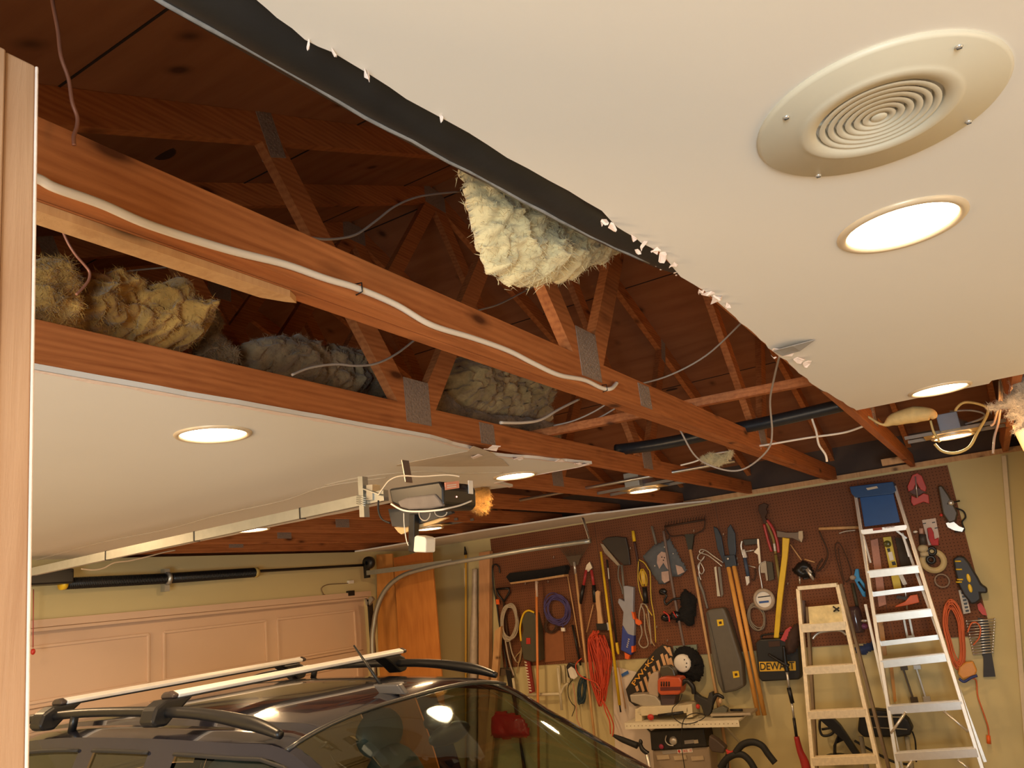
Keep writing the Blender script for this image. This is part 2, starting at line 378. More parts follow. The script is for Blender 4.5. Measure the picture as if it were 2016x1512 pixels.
for i, (x, y, s_) in enumerate([(1100, 905, .04), (1140, 910, .03), (970, 880, .04), (940, 896, .03), (1150, 913, .04), (1020, 900, .03)]): flake(fl2, x, y, s_, 200+i)
tag(fl2.build('torn_paper', gypsum, ceil_l), 'pinkish torn drywall edge')
# peeled paper curl at the split in the right ceiling
cu = MB(); P = [on(x, y, 'z', z) for x, y, z in [(1522, 690, 2.49), (1560, 680, 2.478), (1605, 668, 2.499), (1575, 690, 2.486), (1540, 700, 2.488)]]
cu.prism(P, (0, 0, -.002)); tag(cu.build('torn_paper', mat('paper_grey', (.36, .34, .32), .9), ceil_r), 'curled grey paper')
st = mat('water_stain', (.60, .50, .38), .9)
# bare patch where the face paper came away, with its torn lip
pp = MB(); pp.prism([on(x, y, 'z', CZ-.001) for x, y in [(782, 914), (920, 888), (932, 878), (962, 888), (990, 905), (1002, 917), (880, 918), (780, 917)]], (0, 0, -.002))
tag(pp.build('bare_patch', st, ceil_l), 'brown bare gypsum patch')
cr = MB()
for pts in ([(60, 1106), (200, 1068), (330, 1042), (430, 1014), (560, 985), (640, 958), (760, 940)], [(640, 955), (720, 938), (830, 928), (900, 932), (990, 930)]):
    cr.tube([on(x, y, 'z', CZ-.001) for x, y in pts], .004, n=5)
tag(cr.build('crack', mat('crack_tone', (.55, .47, .36), .9), ceil_l), 'sagging drywall seam')
# roof sheathing over the trusses
def zt(y): return 2.76+.41*y if y < 3.5 else 2.76+.41*(7-y)
deck = MB()
for (y0, y1) in ((-.35, 3.5), (3.5, 7.35)):
    z0 = 2.76+.41*y0 if y0 < 3 else zt(3.5); z1 = zt(3.5) if y1 < 4 else 2.76+.41*(7-y1)
    deck.prism([V((-6.2, y0, z0+.105)), V((3.5, y0, z0+.105)), V((3.5, y1, z1+.105)), V((-6.2, y1, z1+.105))], (0, 0, .02))
dk = struct('ceiling', deck, ply, loc=(-2, 3.5, 3)); 
jm = MB(); nk = MB()
for k in range(1, 4):
    for sgn in (0, 1):
        y = k*1.22*.93 - (.2 if sgn == 0 else 0); y = y if sgn == 0 else 7-y
        jm.box((-1.4, y, zt(y)+.104), (9, .006, .004))
tag(jm.build('panel_joint', mat('joint_dark', (.02, .01, .006), .9), dk), 'dark joint between sheets')
for i, (x, y, z) in enumerate([(-1.1, .9, 0), (-2.1, 1.5, 0), (-.9, 5.3, 0), (-1.9, 5.9, 0)]):
    nk.ell((x, y, zt(y)+.104), (.05, .03, .003), seg=(14, 6))
tag(nk.build('knot', mat('knot_dark', (.05, .018, .01), .8), dk), 'oval knot')
# eave blocking, end of the roof
ev = MB(); ev.box((-1.4, 7.2, 2.7), (9, .04, .44)); struct('trim_1', ev, mat('eave_board', (.07, .04, .025), .8, bump=.2), loc=(-1.4, 7.2, 2.5))
ev = MB(); ev.box((-6.0, 3.5, 3.3), (.05, 7.8, 2.4)); struct('wall_gable', ev, ply, loc=(-6, 3.5, 2.1))
ev = MB(); ev.box((3.45, 3.5, 3.3), (.05, 7.8, 2.4)); struct('wall_gable', ev, ply, loc=(3.4, 3.5, 2.1))
ev = MB(); ev.box((-1.2, -.1, 2.63), (9.4, .04, .24)); struct('trim_2', ev, mat('eave_board', (.07, .04, .025)), loc=(0, -.1, 2.5))
# top plates on the walls
tp = MB(); tp.box((-2.6, 7.13, 2.525), (6.2, .08, .04)); struct('trim_3', tp, pine, loc=(-2.6, 7.13, 2.5))
# walls round the part of the room behind the camera
struct('wall_near_right', MB().box((3.5, .1, 1.25), (.1, 7.2, 2.5)), wallpaint, loc=(3.5, 0, 0))
struct('wall_return', MB().box((1.95, 3.78, 1.25), (3.0, .12, 2.5)), wallpaint, loc=(2, 3.78, 0))
# ---------------------------------------------------------------- pegboard
pb = MB(); a = w(966, 1060); x0, x1 = -4.51, -.175
pb.box(((x0+x1)/2, YW-.008, 1.84), (x1-x0, .008, 1.29))
peg = tag(pb.build('pegboard', pegboard('peg', (.19, .072, .032)), loc=(0, YW-.008, 0)), 'long brown perforated pegboard fixed across the tool wall', 'pegboard')
for i, xs in enumerate((-3.29, -2.07, -.85)):
    s_ = MB().box((xs, YW-.0125, 1.84), (.004, .002, 1.28)); s_.build('seam', mat('seam_dark', (.08, .03, .012)), peg)
# ---------------------------------------------------------------- garage door
dm = mat('door_paint', (.66, .47, .33), .6, var=.04, scale=3)
g = MB(); XD = -5.64; Y0, Y1 = 1.62, 6.35
g.box((XD-.02, (Y0+Y1)/2, 1.03), (.035, Y1-Y0, 2.06))
door = struct('door_1', g, dm, loc=(XD, 4.5, 0))
pnl = mat('door_panel_paint', (.68, .49, .35), .6, var=.03)
for r_ in range(4):
    for c_ in range(4):
        yc = 5.675-1.145*c_; zc = 1.75-r_*.51; fr = MB(); hw, hh = .505, .175
        for (dy, dz, ly, lz) in ((0, hh, 2*hw, .02), (0, -hh, 2*hw, .02), (hw, 0, .02, 2*hh), (-hw, 0, .02, 2*hh)): fr.box((XD+.004, yc+dy, zc+dz), (.014, ly, lz))
        tag(fr.build('panel_moulding', pnl, door, bev=.003))
for r_ in range(1, 4):
    MB().box((XD-.001, 3.98, 2.045-r_*.51), (.004, 4.6, .006)).build('section_joint', mat('joint_brown', (.25, .15, .09)), door)
tr = MB(); tr.box((-5.59, 3.98, 2.075), (.03, 4.8, .05)); tr.box((-5.585, 3.98, 2.035), (.014, 4.7, .02)); struct('trim_4', tr, dm, loc=(-5.59, 4.5, 2))
# ================================================================ ROOF TRUSSES
def plate(mb, pts_yz, xo, th=.0022):
    mb.prism([V((xo, y, z)) for y, z in pts_yz], (th if xo > 0 else -th, 0, 0))
def rect(cy, cz, a, b, ang=0):
    c, s_ = math.cos(ang), math.sin(ang)
    return [(cy+c*u-s_*v, cz+s_*u+c*v) for u, v in ((-a, -b), (a, -b), (a, b), (-a, b))]
def make_truss():
    t = thing('roof_truss', 'x', 'truss', (0, 0, 2.5), 'roof trusses under the plywood deck')
    MB().box((0, 3.52, 2.5675), (.038, 7.2, .106)).build('bottom_chord', fir, t, bev=.002)
    for y0, y1 in ((-.25, 3.5), (7.25, 3.5)):
        z0 = 2.76-.41*.25; MB().beam((0, y0, z0+.05), (0, y1, zt(3.5)+.05), .038, .1).build('top_chord', fir, t)
    J = {'a': (2.3, 2.6), 'b': (4.62, 2.6), 'p': (3.5, 4.22), 'ta': (1.62, 3.44), 'tb': (5.3, 3.46)}
    for k, (q, r_) in enumerate((('a', 'ta'), ('a', 'p'), ('b', 'p'), ('b', 'tb'))):
        (ya, za), (yb, zb) = J[q], J[r_]; dy = -.045 if k in (0, 2) else .045
        MB().beam((0, ya+dy, za), (0, yb, zb), .037, .09).build('web', fir, t)
    for k, (y, z, a, b, an) in enumerate(((2.3, 2.635, .075, .085, 0), (4.62, 2.635, .075, .085, 0), (2.77, 2.565, .055, .045, 0), (1.62, 3.46, .035, .09, .4), (5.3, 3.47, .035, .09, -.4), (3.5, 4.22, .1, .06, 0))):
        for xo in (.0192, -.0192):
            p = MB(); plate(p, rect(y, z, a, b, an), xo)
            if xo > 0:   # rows of pressed teeth
                n1, n2 = int(a/.011), int(b/.008)
                for i in range(-n1+1, n1):
                    for j in range(-n2+1, n2):
                        c, s_ = math.cos(an), math.sin(an); u_, v_ = i*.011, j*.008*1.0
                        if (i+j) % 2 == 0: p.box((xo+.003, y+c*u_-s_*v_, z+s_*u_+c*v_), (.0015, .006, .003))
            p.build('gusset_plate', plate_m, t)
    return t
tr0 = make_truss()
LAB = {-.416: 'roof truss whose lower chord just shows along the right ceiling edge',
       -1.02: 'middle roof truss carrying the white cable, with a doubled lower chord',
       -1.74: 'roof truss with orange lower chord along the edge of the left ceiling',
       -2.38: 'first roof truss left of the orange chord, seen behind the small hanging light',
       -3.02: 'second roof truss left of the orange chord, behind the opener',
       -3.66: 'third roof truss left of the orange chord, over the garage door track',
       -4.30: 'fourth roof truss left of the orange chord, deep in the open ceiling bay',
       -4.94: 'fifth roof truss left of the orange chord, nearest the garage door but one',
       -5.52: 'roof truss right above the garage door wall',
       .235: 'roof truss in the far right corner behind the torn ceiling'}
TR = {}
for i, (x, lb) in enumerate(LAB.items()):
    t = tr0 if i == 0 else copy_tree(tr0)
    t.location = (x, 0, 2.5); t['label'] = lb; TR[x] = t; ORG[t.name] = V((x, 0, 2.5))
t2 = TR[-1.02]
# sister board and nailer strip under the middle truss
tag(MB().box((-1.062, 3.5, 2.565), (.036, 7.1, .1)).build('sister_board', fir, t2, bev=.002))
nl = MB(); nl.prism([V((-1.085, -.1, 2.514)), V((-1.045, -.1, 2.514)), V((-1.045, 1.02, 2.514)), V((-1.06, 1.05, 2.514)), V((-1.07, 1.03, 2.514)), V((-1.085, .98, 2.514))], (0, 0, -.014))
tag(nl.build('nailer_strip', pine, t2), 'pale strip with a broken end')
# bracing laid across the chords
t = solo('brace_board', 'long cross brace board lying over the lower chords behind the white cable', 'brace', MB().beam((-1.9, 3.33, 2.642), (-.25, 3.56, 2.642), .038, .04, (0, 0, 1)), fir, 'cross braces in the open roof')
solo('brace_board', 'short dim board lying across the lower chords above the insulation', 'brace', MB().beam((-3.0, 2.7, 2.64), (-1.9, 2.9, 2.64), .038, .06, (0, 0, 1)), fir, 'cross braces in the open roof')
solo('wood_block', 'small nailed wood block beside the far right chord', 'block', MB().box((-.52, 6.7, 2.55), (.16, .04, .05)), pine)
# ---------------------------------------------------------------- black duct on the ceiling edge
dc = [V((-.60, -.25, 2.57)), V((-.575, .1, 2.57)), V((-.56, .42, 2.57)), V((-.545, .7, 2.575)), V((-.522, .95, 2.577)), V((-.488, 1.25, 2.572)), V((-.448, 1.5, 2.565)), V((-.43, 1.62, 2.56))]
duct = tag(MB().tube(dc, [.062, .062, .062, .06, .058, .054, .046, .03], n=24, sub=8).build('air_duct', mat('duct_black', (.022, .021, .02), .42, var=.45, scale=14, bump=.15)), 'thick black flexible duct lying along the cut edge of the white ceiling', 'duct')
sm = MB(); pts = []
for i, p in enumerate(dc[:-1]):
    r_ = [.062, .062, .062, .06, .058, .054, .046][i]; a = math.radians(-118+i*1.5); pts.append(p+V((math.cos(a)*r_, 0, math.sin(a)*r_)))
P = []
for a, b in zip(pts, pts[1:]):
    for k in range(6):
        q = a+(b-a)*(k/6); P.append(q+V((noise.noise(q*30)*.004, 0, noise.noise(q*37)*.003)))
sm.tube(P, .0034, n=5, smooth=False); tag(sm.build('seam_dust', mat('dust_grey', (.24, .235, .225), .9, var=.5, scale=60), duct), 'dusty grey seam line')
fk = MB()
rnd = random.Random(5)
for k in range(26):
    j = rnd.uniform(3, 6.6); i = int(j); p = dc[i].lerp(dc[min(i+1, 7)], j-i); a = math.radians(rnd.uniform(-150, -70)); r_ = .057-.004*(j-3)
    q = p+V((math.cos(a)*r_, 0, math.sin(a)*r_)); fk.ell(q, (rnd.uniform(.001, .005), rnd.uniform(.002, .009), .0012), seg=(7, 4))
tag(fk.build('plaster_crumbs', gypsum, duct), 'white plaster crumbs', kind='stuff')
# ---------------------------------------------------------------- insulation
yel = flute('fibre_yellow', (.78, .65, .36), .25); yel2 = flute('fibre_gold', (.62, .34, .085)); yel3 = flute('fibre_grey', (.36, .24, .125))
solo('insulation_batt', 'pale yellow insulation hanging down beneath the black duct', 'insulation', pillow(MB(), [(905, 330), (935, 335), (1000, 375), (1080, 425), (1150, 462), (1225, 494), (1188, 505), (1182, 520), (1150, 524), (1130, 545), (1112, 541), (1108, 556), (1085, 548), (1060, 560), (1030, 570), (1010, 562), (1000, 570), (985, 555), (985, 540), (965, 536), (948, 500), (935, 455), (925, 420), (915, 385)], 'x', -.685, .07, 2.4, 34, .75, 13, 3, (1, 0, 0), fuzz=5200), yel, 'yellow insulation in the roof')
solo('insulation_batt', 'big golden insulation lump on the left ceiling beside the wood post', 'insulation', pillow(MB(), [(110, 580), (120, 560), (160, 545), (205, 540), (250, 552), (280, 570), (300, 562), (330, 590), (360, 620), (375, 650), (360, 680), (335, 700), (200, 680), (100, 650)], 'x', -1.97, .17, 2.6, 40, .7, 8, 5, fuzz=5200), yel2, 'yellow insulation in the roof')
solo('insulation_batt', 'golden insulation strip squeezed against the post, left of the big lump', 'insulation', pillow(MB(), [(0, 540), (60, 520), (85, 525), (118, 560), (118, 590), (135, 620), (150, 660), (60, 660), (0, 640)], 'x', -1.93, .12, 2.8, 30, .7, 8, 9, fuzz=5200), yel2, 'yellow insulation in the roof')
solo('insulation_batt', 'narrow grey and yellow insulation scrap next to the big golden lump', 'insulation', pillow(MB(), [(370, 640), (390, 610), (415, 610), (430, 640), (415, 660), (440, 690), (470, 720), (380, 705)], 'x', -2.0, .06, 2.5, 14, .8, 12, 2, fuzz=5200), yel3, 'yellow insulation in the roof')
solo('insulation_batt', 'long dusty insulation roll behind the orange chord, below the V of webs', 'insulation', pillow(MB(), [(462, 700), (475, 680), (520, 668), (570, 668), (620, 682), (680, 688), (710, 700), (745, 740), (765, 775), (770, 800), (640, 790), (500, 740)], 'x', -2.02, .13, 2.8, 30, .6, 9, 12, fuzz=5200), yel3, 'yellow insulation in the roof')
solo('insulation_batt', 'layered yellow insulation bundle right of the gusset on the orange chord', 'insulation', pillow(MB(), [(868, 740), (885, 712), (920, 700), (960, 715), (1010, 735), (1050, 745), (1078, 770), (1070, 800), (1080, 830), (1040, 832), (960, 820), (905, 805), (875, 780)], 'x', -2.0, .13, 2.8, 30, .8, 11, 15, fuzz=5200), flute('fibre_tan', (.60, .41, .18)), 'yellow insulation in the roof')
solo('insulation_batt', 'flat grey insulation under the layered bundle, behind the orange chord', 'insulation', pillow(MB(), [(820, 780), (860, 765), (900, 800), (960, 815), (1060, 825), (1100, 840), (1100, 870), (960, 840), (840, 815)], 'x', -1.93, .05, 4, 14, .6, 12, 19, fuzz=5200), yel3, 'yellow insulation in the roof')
solo('insulation_batt', 'ochre insulation scrap hanging right of the opener', 'insulation', pillow(MB(), [(930, 962), (945, 955), (965, 962), (966, 985), (958, 1008), (945, 1012), (932, 1005), (925, 985)], 'y', 3.75, .06, 3, 12, .6, 14, 23, fuzz=5200), yel2, 'yellow insulation in the roof')
solo('insulation_batt', 'whitish insulation sheet hanging torn from the far right corner', 'insulation', pillow(MB(), [(2040, 742), (1990, 745), (1995, 770), (1975, 790), (1945, 800), (1950, 808), (1990, 805), (1980, 820), (2005, 830), (1995, 850), (2040, 830)], 'y', 3.95, .05, 3, 12, .9, 16, 29, fuzz=5200), flute('fibre_white', (.62, .50, .36)), 'yellow insulation in the roof')
solo('insulation_scrap', 'wispy insulation scrap caught on a wire above the far chords', 'insulation', pillow(MB(), [(1380, 905), (1400, 895), (1420, 900), (1440, 890), (1438, 900), (1415, 915), (1395, 912)], 'y', 4.3, .02, 2.5, 8, .8, 20, 31, fuzz=5200), yel)
# ---------------------------------------------------------------- near wall end (post) 
post = thing('wood_post', 'rough wood stud post standing at the left edge of the picture', 'post', (-.8, .4, 0))
d = V((0, 0, 1)); A = on(72, 130, 'x', -.752); A.z = 2.5
B = on(52, 1500, 'x', -.752); B = A+(B-A)*(2.5/(2.5-B.z))
dirv = (B-A)
nrm = V((1, 0, 0)); bk = V((.0, -1, 0))
def postp(dx, dy0, dy1, m, nm, x0=0):
    P0 = [A+V((x0-dx, dy0, 0)), A+V((x0, dy0, 0)), A+V((x0, dy1, 0)), A+V((x0-dx, dy1, 0))]
    return MB().prism(P0, dirv).build(nm, m, post, bev=.002)
postp(.089, -.031, -.001, wood('pine_old', (.42, .235, .13), (.58, .36, .215), (14, 14, 1.1)), 'stud')
postp(.089, -.062, -.032, wood('pine_old', 0, 0), 'stud', .003)
postp(.10, -.001, .0022, gypsum, 'drywall_edge', .001)
osb = flute('board_fuzz', (.62, .40, .14))
postp(.02, -.30, -.064, osb, 'sheathing', -.002)
# ================================================================ CEILING LIGHTS
glow = emit('lens_warm', (1, .80, .52), 9); glow_c = emit('lens_neutral', (1, .93, .80), 9)
trim_m = mat('trim_ring', (.70, .56, .38), .35, .1)
def make_light(m=glow):
    t = thing('recessed_light', 'x', 'light', (0, 0, 0), 'recessed ceiling lights')
    MB().lathe([(.118, 0), (.118, -.003), (.113, -.007), (.104, -.007), (.099, -.002), (.099, .004)], (0, 0, 0)).build('trim_ring', trim_m, t)
    MB().lathe([(0.0005, -.0045), (.07, -.0045), (.098, -.002)], (0, 0, 0)).build('lens', m, t)
    MB().lathe([(.095, .004), (.095, .07), (.06, .10), (.0005, .10)], (0, 0, 0)).build('can', steel, t)
    l = bpy.data.lights.new('bulb', 'AREA'); l.shape = 'DISK'; l.size = .17; l.energy = LAMP_W; l.color = LAMP_C
    o = bpy.data.objects.new('bulb', l); COL.objects.link(o); o.parent = t; o.location = (0, 0, -.014); ORG[o.name] = V((0, 0, 0))
    return t
L0 = make_light()
LP = [((-.012, 1.615), 'large bright recessed light in the white ceiling just below the round vent'),
      ((-2.035, 1.63), 'recessed light glowing in the left ceiling patch beside the post'),
      ((-.045, 3.565), 'recessed light at the torn back edge of the right ceiling'),
      ((-2.07, 3.565), 'recessed light at the tip of the left ceiling, right of the opener'),
      ((-4.10, 3.57), 'recessed light just behind the opener rail, near the garage door'),
      ((-.065, 5.36), 'hanging recessed light with blue junction box near the pegboard'),
      ((-2.05, 5.33), 'hanging recessed light between bare chords in front of the rake'),
      ((-3.98, 5.34), 'small recessed light seen just right of the white sensor box'),
      ((-.01, -.9), 'recessed light behind the viewer'), ((-4.1, 1.63), 'recessed light over the rear of the car')]
FX = []
for i, ((x, y), lb) in enumerate(LP):
    t = L0 if i == 0 else copy_tree(L0)
    t.location = (x, y, 2.5 if i < 5 or i > 7 else 2.505); t['label'] = lb; ORG[t.name] = V(t.location); FX.append(t)
# metal frames, junction boxes and hanger bars of the three lights left hanging in the open bays
jb = mat('junction_box', (.17, .19, .24), .5, .3); jb2 = mat('junction_box_grey', (.28, .28, .26), .5, .4)
for k, i in enumerate((5, 6, 7)):
    t = FX[i]; x, y = LP[i][0]; z = 2.51
    MB().box((x, y, z+.012), (.30, .22, .004)).build('mounting_plate', mat('plate_ochre', (.50, .34, .14), .5, .3), t)
    MB().box((x-.0, y-.17, z+.062), (.11, .07, .1)).build('junction_box', jb if k == 0 else jb2, t, bev=.004)
    b = MB(); [b.box((x+(.06 if k != 1 else 0), y+s_*.115, z+.02), (.62, .012, .02)) for s_ in (-1, 1)]; b.build('hanger_bar', mat('bar_grey', (.20, .17, .14), .5, .5), t)
# ================================================================ ROUND VENT
vc = V((.0, 1.142, 2.5)); vm = mat('vent_cream', (.66, .60, .46), .45, var=.03); vd = mat('vent_dark', (.02, .018, .015), .9)
vt = thing('ceiling_vent', 'large round cream ceiling vent with concentric louvre rings', 'vent', vc)
MB().lathe([(.167, 0), (.168, -.003), (.163, -.008), (.112, -.006), (.108, -.0095), (.103, -.011), (.086, -.0095), (.084, -.002), (.084, .02)], vc, n=64).build('flange', vm, vt)
MB().lathe([(.084, .018), (.05, .02), (.0005, .02)], vc, n=48).build('backing', vd, vt)
for k in range(6):
    r_ = .0775-k*.0118
    MB().lathe([(r_+.0035, -.0085), (r_-.0035, -.0105), (r_-.0075, .001), (r_-.0055, .003), (r_-.001, -.004), (r_+.0035, -.0085)], vc, n=56).build('louvre_ring', vm, vt)
MB().ell(vc+V((0, 0, -.0085)), (.011, .011, .003), seg=(20, 8)).build('centre_cap', vm, vt)
for a in (20, 110, 200, 290):
    d = V((math.cos(math.radians(a)), math.sin(math.radians(a)), 0)); MB().beam(vc+d*.006+V((0, 0, -.002)), vc+d*.084+V((0, 0, -.002)), .004, .004, (0, 0, 1)).build('spoke', vm, vt)
for px, py in ((1888, 92), (1548, 231), (1907, 240), (1611, 346)):
    p = on(px, py, 'z', 2.492); q = MB(); q.ell(p, (.005, .005, .003), seg=(12, 6)); sc = q.build('screw', silver, vt)
    MB().box(p+V((0, 0, -.003)), (.006, .0012, .001)).build('slot', darkm, sc)
# ================================================================ CABLES AND WIRES
wh = mat('cable_white', (.80, .70, .58), .45, var=.03); gw = mat('wire_grey', (.36, .31, .27), .5); cop = mat('wire_copper', (.36, .15, .09), .45, .3)
def X(px, py, x): return on(px, py, 'x', x)
cb = tag(MB().tube([X(a, b, -.993) for a, b in [(20, 338), (75, 352), (110, 370), (200, 402), (300, 445), (450, 492), (560, 520), (640, 548), (705, 568), (780, 600), (850, 640), (930, 665), (1000, 690), (1050, 715), (1100, 738), (1150, 748), (1185, 764)]]+[X(1203, 765, -.985), X(1214, 754, -.99)], .0072, n=10).build('electrical_cable', wh), 'thick white cable stapled along the side of the middle truss chord', 'cable')
for px, py in ((706, 568), (1190, 764)):
    p = X(px, py, -.993); MB().tube([p+V((-.008, 0, .012)), p+V((.009, 0, .01)), p+V((.0095, 0, -.01)), p+V((-.008, 0, -.012))], .0016, n=5, smooth=False).build('staple', darkm, cb)
def wire(label, pts, r, m, name='wire', group=None): return tag(MB().tube(pts, r, n=7).build(name, m), label, 'wire', group or 'loose wires in the open roof')
wire('thick white cable end curving out below the middle chord above the tan insulation', [X(a, b, -1.66) for a, b in [(985, 832), (1030, 832), (1065, 826), (1100, 806), (1140, 786)]], .007, wh)
wire('grey wire arching across the dark deck to the hanging insulation', [X(a, b, -1.3) for a, b in [(560, 468), (600, 467), (650, 471), (700, 462), (740, 435), (780, 405), (830, 386), (905, 377)]], .0035, gw)
wire('grey wire drooping over the dusty insulation roll', [X(a, b, -1.6) for a, b in [(575, 738), (610, 724), (660, 717), (700, 720), (740, 716), (780, 697), (818, 668)]], .004, gw)
wire('faint grey wire passing behind the middle chord below the hanging batt', [X(a, b, -1.7) for a, b in [(880, 642), (930, 615), (980, 600), (1030, 575), (1060, 560)]], .004, gw)
wire('thin straight grey wire running behind the big golden insulation', [X(a, b, -2.1) for a, b in [(120, 552), (180, 545), (260, 533), (330, 526)]], .003, gw)
wire('red brown wire dangling in the top left corner over the dark deck', [X(a, b, -.95) for a, b in [(98, -40), (103, 0), (114, 60), (120, 110), (135, 155), (142, 200), (152, 230), (151, 250), (145, 268), (146, 286)]], .0028, cop)
wire('red brown wire dangling below the middle chord over the golden insulation', [X(a, b, -1.5) for a, b in [(122, 452), (135, 480), (150, 503), (165, 520), (176, 535), (175, 550), (165, 565), (150, 580)]], .003, cop)
Yp = lambda a, b, y: on(a, b, 'y', y)
wire('long grey wire hanging in a loop beneath the middle chord', [Yp(a, b, c) for a, b, c in [(1535, 700, 2.75), (1525, 740, 3), (1516, 790, 3.3), (1520, 850, 3.5), (1512, 885, 3.6), (1475, 918, 3.7), (1440, 927, 3.7), (1395, 915, 3.7), (1365, 893, 3.6), (1335, 840, 3.5), (1310, 808, 3.4), (1285, 790, 3.3)]], .0042, gw)
wire('faint grey wire slanting across the lit roof deck', [Yp(a, b, 3.6) for a, b in [(1230, 762), (1310, 742), (1390, 700), (1460, 635)]], .0045, gw)
wire('grey wire resting near the flat insulation, upper of two', [Yp(a, b, 3.3) for a, b in [(1090, 838), (1130, 828), (1170, 810), (1205, 788)]], .004, gw)
wire('grey wire resting near the flat insulation, lower of two', [Yp(a, b, 3.4) for a, b in [(1100, 842), (1140, 835), (1180, 822), (1230, 792)]], .004, gw)
wire('tan wire stretched from the far chord to the yellow tape coil', [V((-1.0, 4.52, 2.53))]+[Yp(a, b, 4.5) for a, b in [(1470, 882), (1520, 874), (1590, 862), (1660, 852)]]+[V((-.437, 4.4, 2.53))], .006, wh)
wire('tan wire end hanging loose under the black pipe', [V((-.62, 4.28, 2.64))]+[Yp(a, b, 4.4) for a, b in [(1598, 818), (1607, 850), (1612, 875), (1625, 895), (1628, 909)]], .006, wh)
wire('short tan wire piece caught by the insulation scrap', [Yp(a, b, 4.4) for a, b in [(1340, 916), (1370, 908), (1400, 895), (1440, 888)]], .005, wh)
wire('yellowish wire loop curling around the light with the blue junction box', [Yp(a, b, 5.2) for a, b in [(1840, 874), (1855, 888), (1880, 892), (1908, 880), (1925, 850), (1945, 812), (1935, 798), (1900, 792), (1882, 806), (1880, 825)]], .008, mat('wire_yellow', (.72, .56, .22), .5))
wire('small wire pigtail beside the blue junction box', [Yp(a, b, 5.2) for a, b in [(1832, 828), (1838, 850), (1846, 862), (1850, 870)]], .007, mat('wire_yellow', 0))
wire('thin wire loop right of the blue junction box', [Yp(a, b, 5.3) for a, b in [(1870, 810), (1910, 808), (1938, 815), (1930, 825), (1900, 835)]], .006, gw)
for lb, pts in (('left of two pale wires rising in the far right bay', [(1968, 750), (1967, 790), (1958, 830), (1950, 838)]), ('right of two pale wires rising in the far right bay', [(1975, 746), (1973, 775), (1966, 830), (1958, 860), (1955, 893)])):
    wire(lb, [Yp(a, b, 4.6) for a, b in pts], .006, gw)
solo('tape_coil', 'flat yellowish coil of tape or cable lying over the right chord', 'coil', MB().tube([V((-.40, 4.3, 2.56))]+[Yp(a, b, 4.3) for a, b in [(1738, 836), (1760, 826), (1800, 816), (1832, 816), (1840, 824)]], [.006, .006, .032, .042, .03, .01], n=14), mat('coil_ochre', (.62, .44, .18), .7, var=.3, scale=30))
ab = MB().tube([Yp(a, b, 4.28) for a, b in [(1213, 886), (1300, 874), (1420, 850), (1540, 825), (1660, 797)]], .034, n=16)
solo('drain_pipe', 'black drain pipe crossing the open roof bay above the chords', 'pipe', ab, mat('abs_black', (.02, .02, .021), .35, var=.3, scale=30, bump=.1))
cd_ = MB(); cd_.tube([V((-2.9, 5.02, 2.56)), V((-1.3, 5.06, 2.56))], .011, n=8); solo('conduit', 'thin grey conduit beside the hanging light in front of the rake', 'conduit', cd_, steel)
# amber lamp on the right wall, its shade just showing at the picture edge
wp_ = V((.268, 4.35, 2.30)); t = thing('wall_lamp', 'glowing amber lamp shade at the far right edge below the torn corner', 'lamp', wp_)
MB().lathe([(.070, .09), (.066, .04), (.055, -.03), (.03, -.08), (.0005, -.09)], wp_, n=24).build('shade', emit('amber_glow', (1, .36, .03), .9), t)
MB().tube([wp_+V((.09, 0, .06)), wp_+V((.04, 0, .10)), wp_+V((0, 0, .09))], .008, n=8).build('arm', darkm, t); MB().lathe([(.0005, 0), (.04, 0), (.04, .02)], wp_+V((.092, 0, .06)), (-1, 0, 0), 20).build('wall_plate', darkm, t)
l = bpy.data.lights.new('bulb', 'POINT'); l.energy = 9; l.color = (1, .40, .10); l.shadow_soft_size = .03; o = bpy.data.objects.new('bulb', l); COL.objects.link(o); o.parent = t; o.location = (0, 0, .06); ORG[o.name] = wp_
# ================================================================ CAR
paint = mat('car_paint', (.020, .021, .036), .16, .35, .1, 4, spec=.6)
MATS['car_paint'].node_tree.nodes['Principled BSDF'].inputs['Coat Weight'].default_value = .8
def glassmat(name, tint, a):
    m, t, b = new(name); N = t.nodes; L = t.links; N.remove(b)
    tr = N.new('ShaderNodeBsdfTransparent'); tr.inputs[0].default_value = tint+(1,)
    gl = N.new('ShaderNodeBsdfGlossy'); gl.inputs['Roughness'].default_value = .03; gl.inputs[0].default_value = (.85, .95, .95, 1)
    lw = N.new('ShaderNodeLayerWeight'); fr = N.new('ShaderNodeMath'); fr.operation = 'POWER'; fr.inputs[1].default_value = 4.5; L.new(lw.outputs['Facing'], fr.inputs[0])
    mu = N.new('ShaderNodeMath'); mu.operation = 'MULTIPLY_ADD'; mu.inputs[1].default_value = .8; mu.inputs[2].default_value = a+.05; L.new(fr.outputs[0], mu.inputs[0])
    mx = N.new('ShaderNodeMixShader'); L.new(mu.outputs[0], mx.inputs[0]); L.new(tr.outputs[0], mx.inputs[1]); L.new(gl.outputs[0], mx.inputs[2])
    L.new(mx.outputs[0], N['Material Output'].inputs[0]); return m
glass = glassmat('windshield_glass', (.52, .60, .55), .02); glass_d = glassmat('side_glass', (.34, .38, .33), .03)
CY = 2.27
car = thing('car', 'dark navy station wagon with roof rails and silver crossbars parked nose right', 'car', (-2.0, CY, 0))
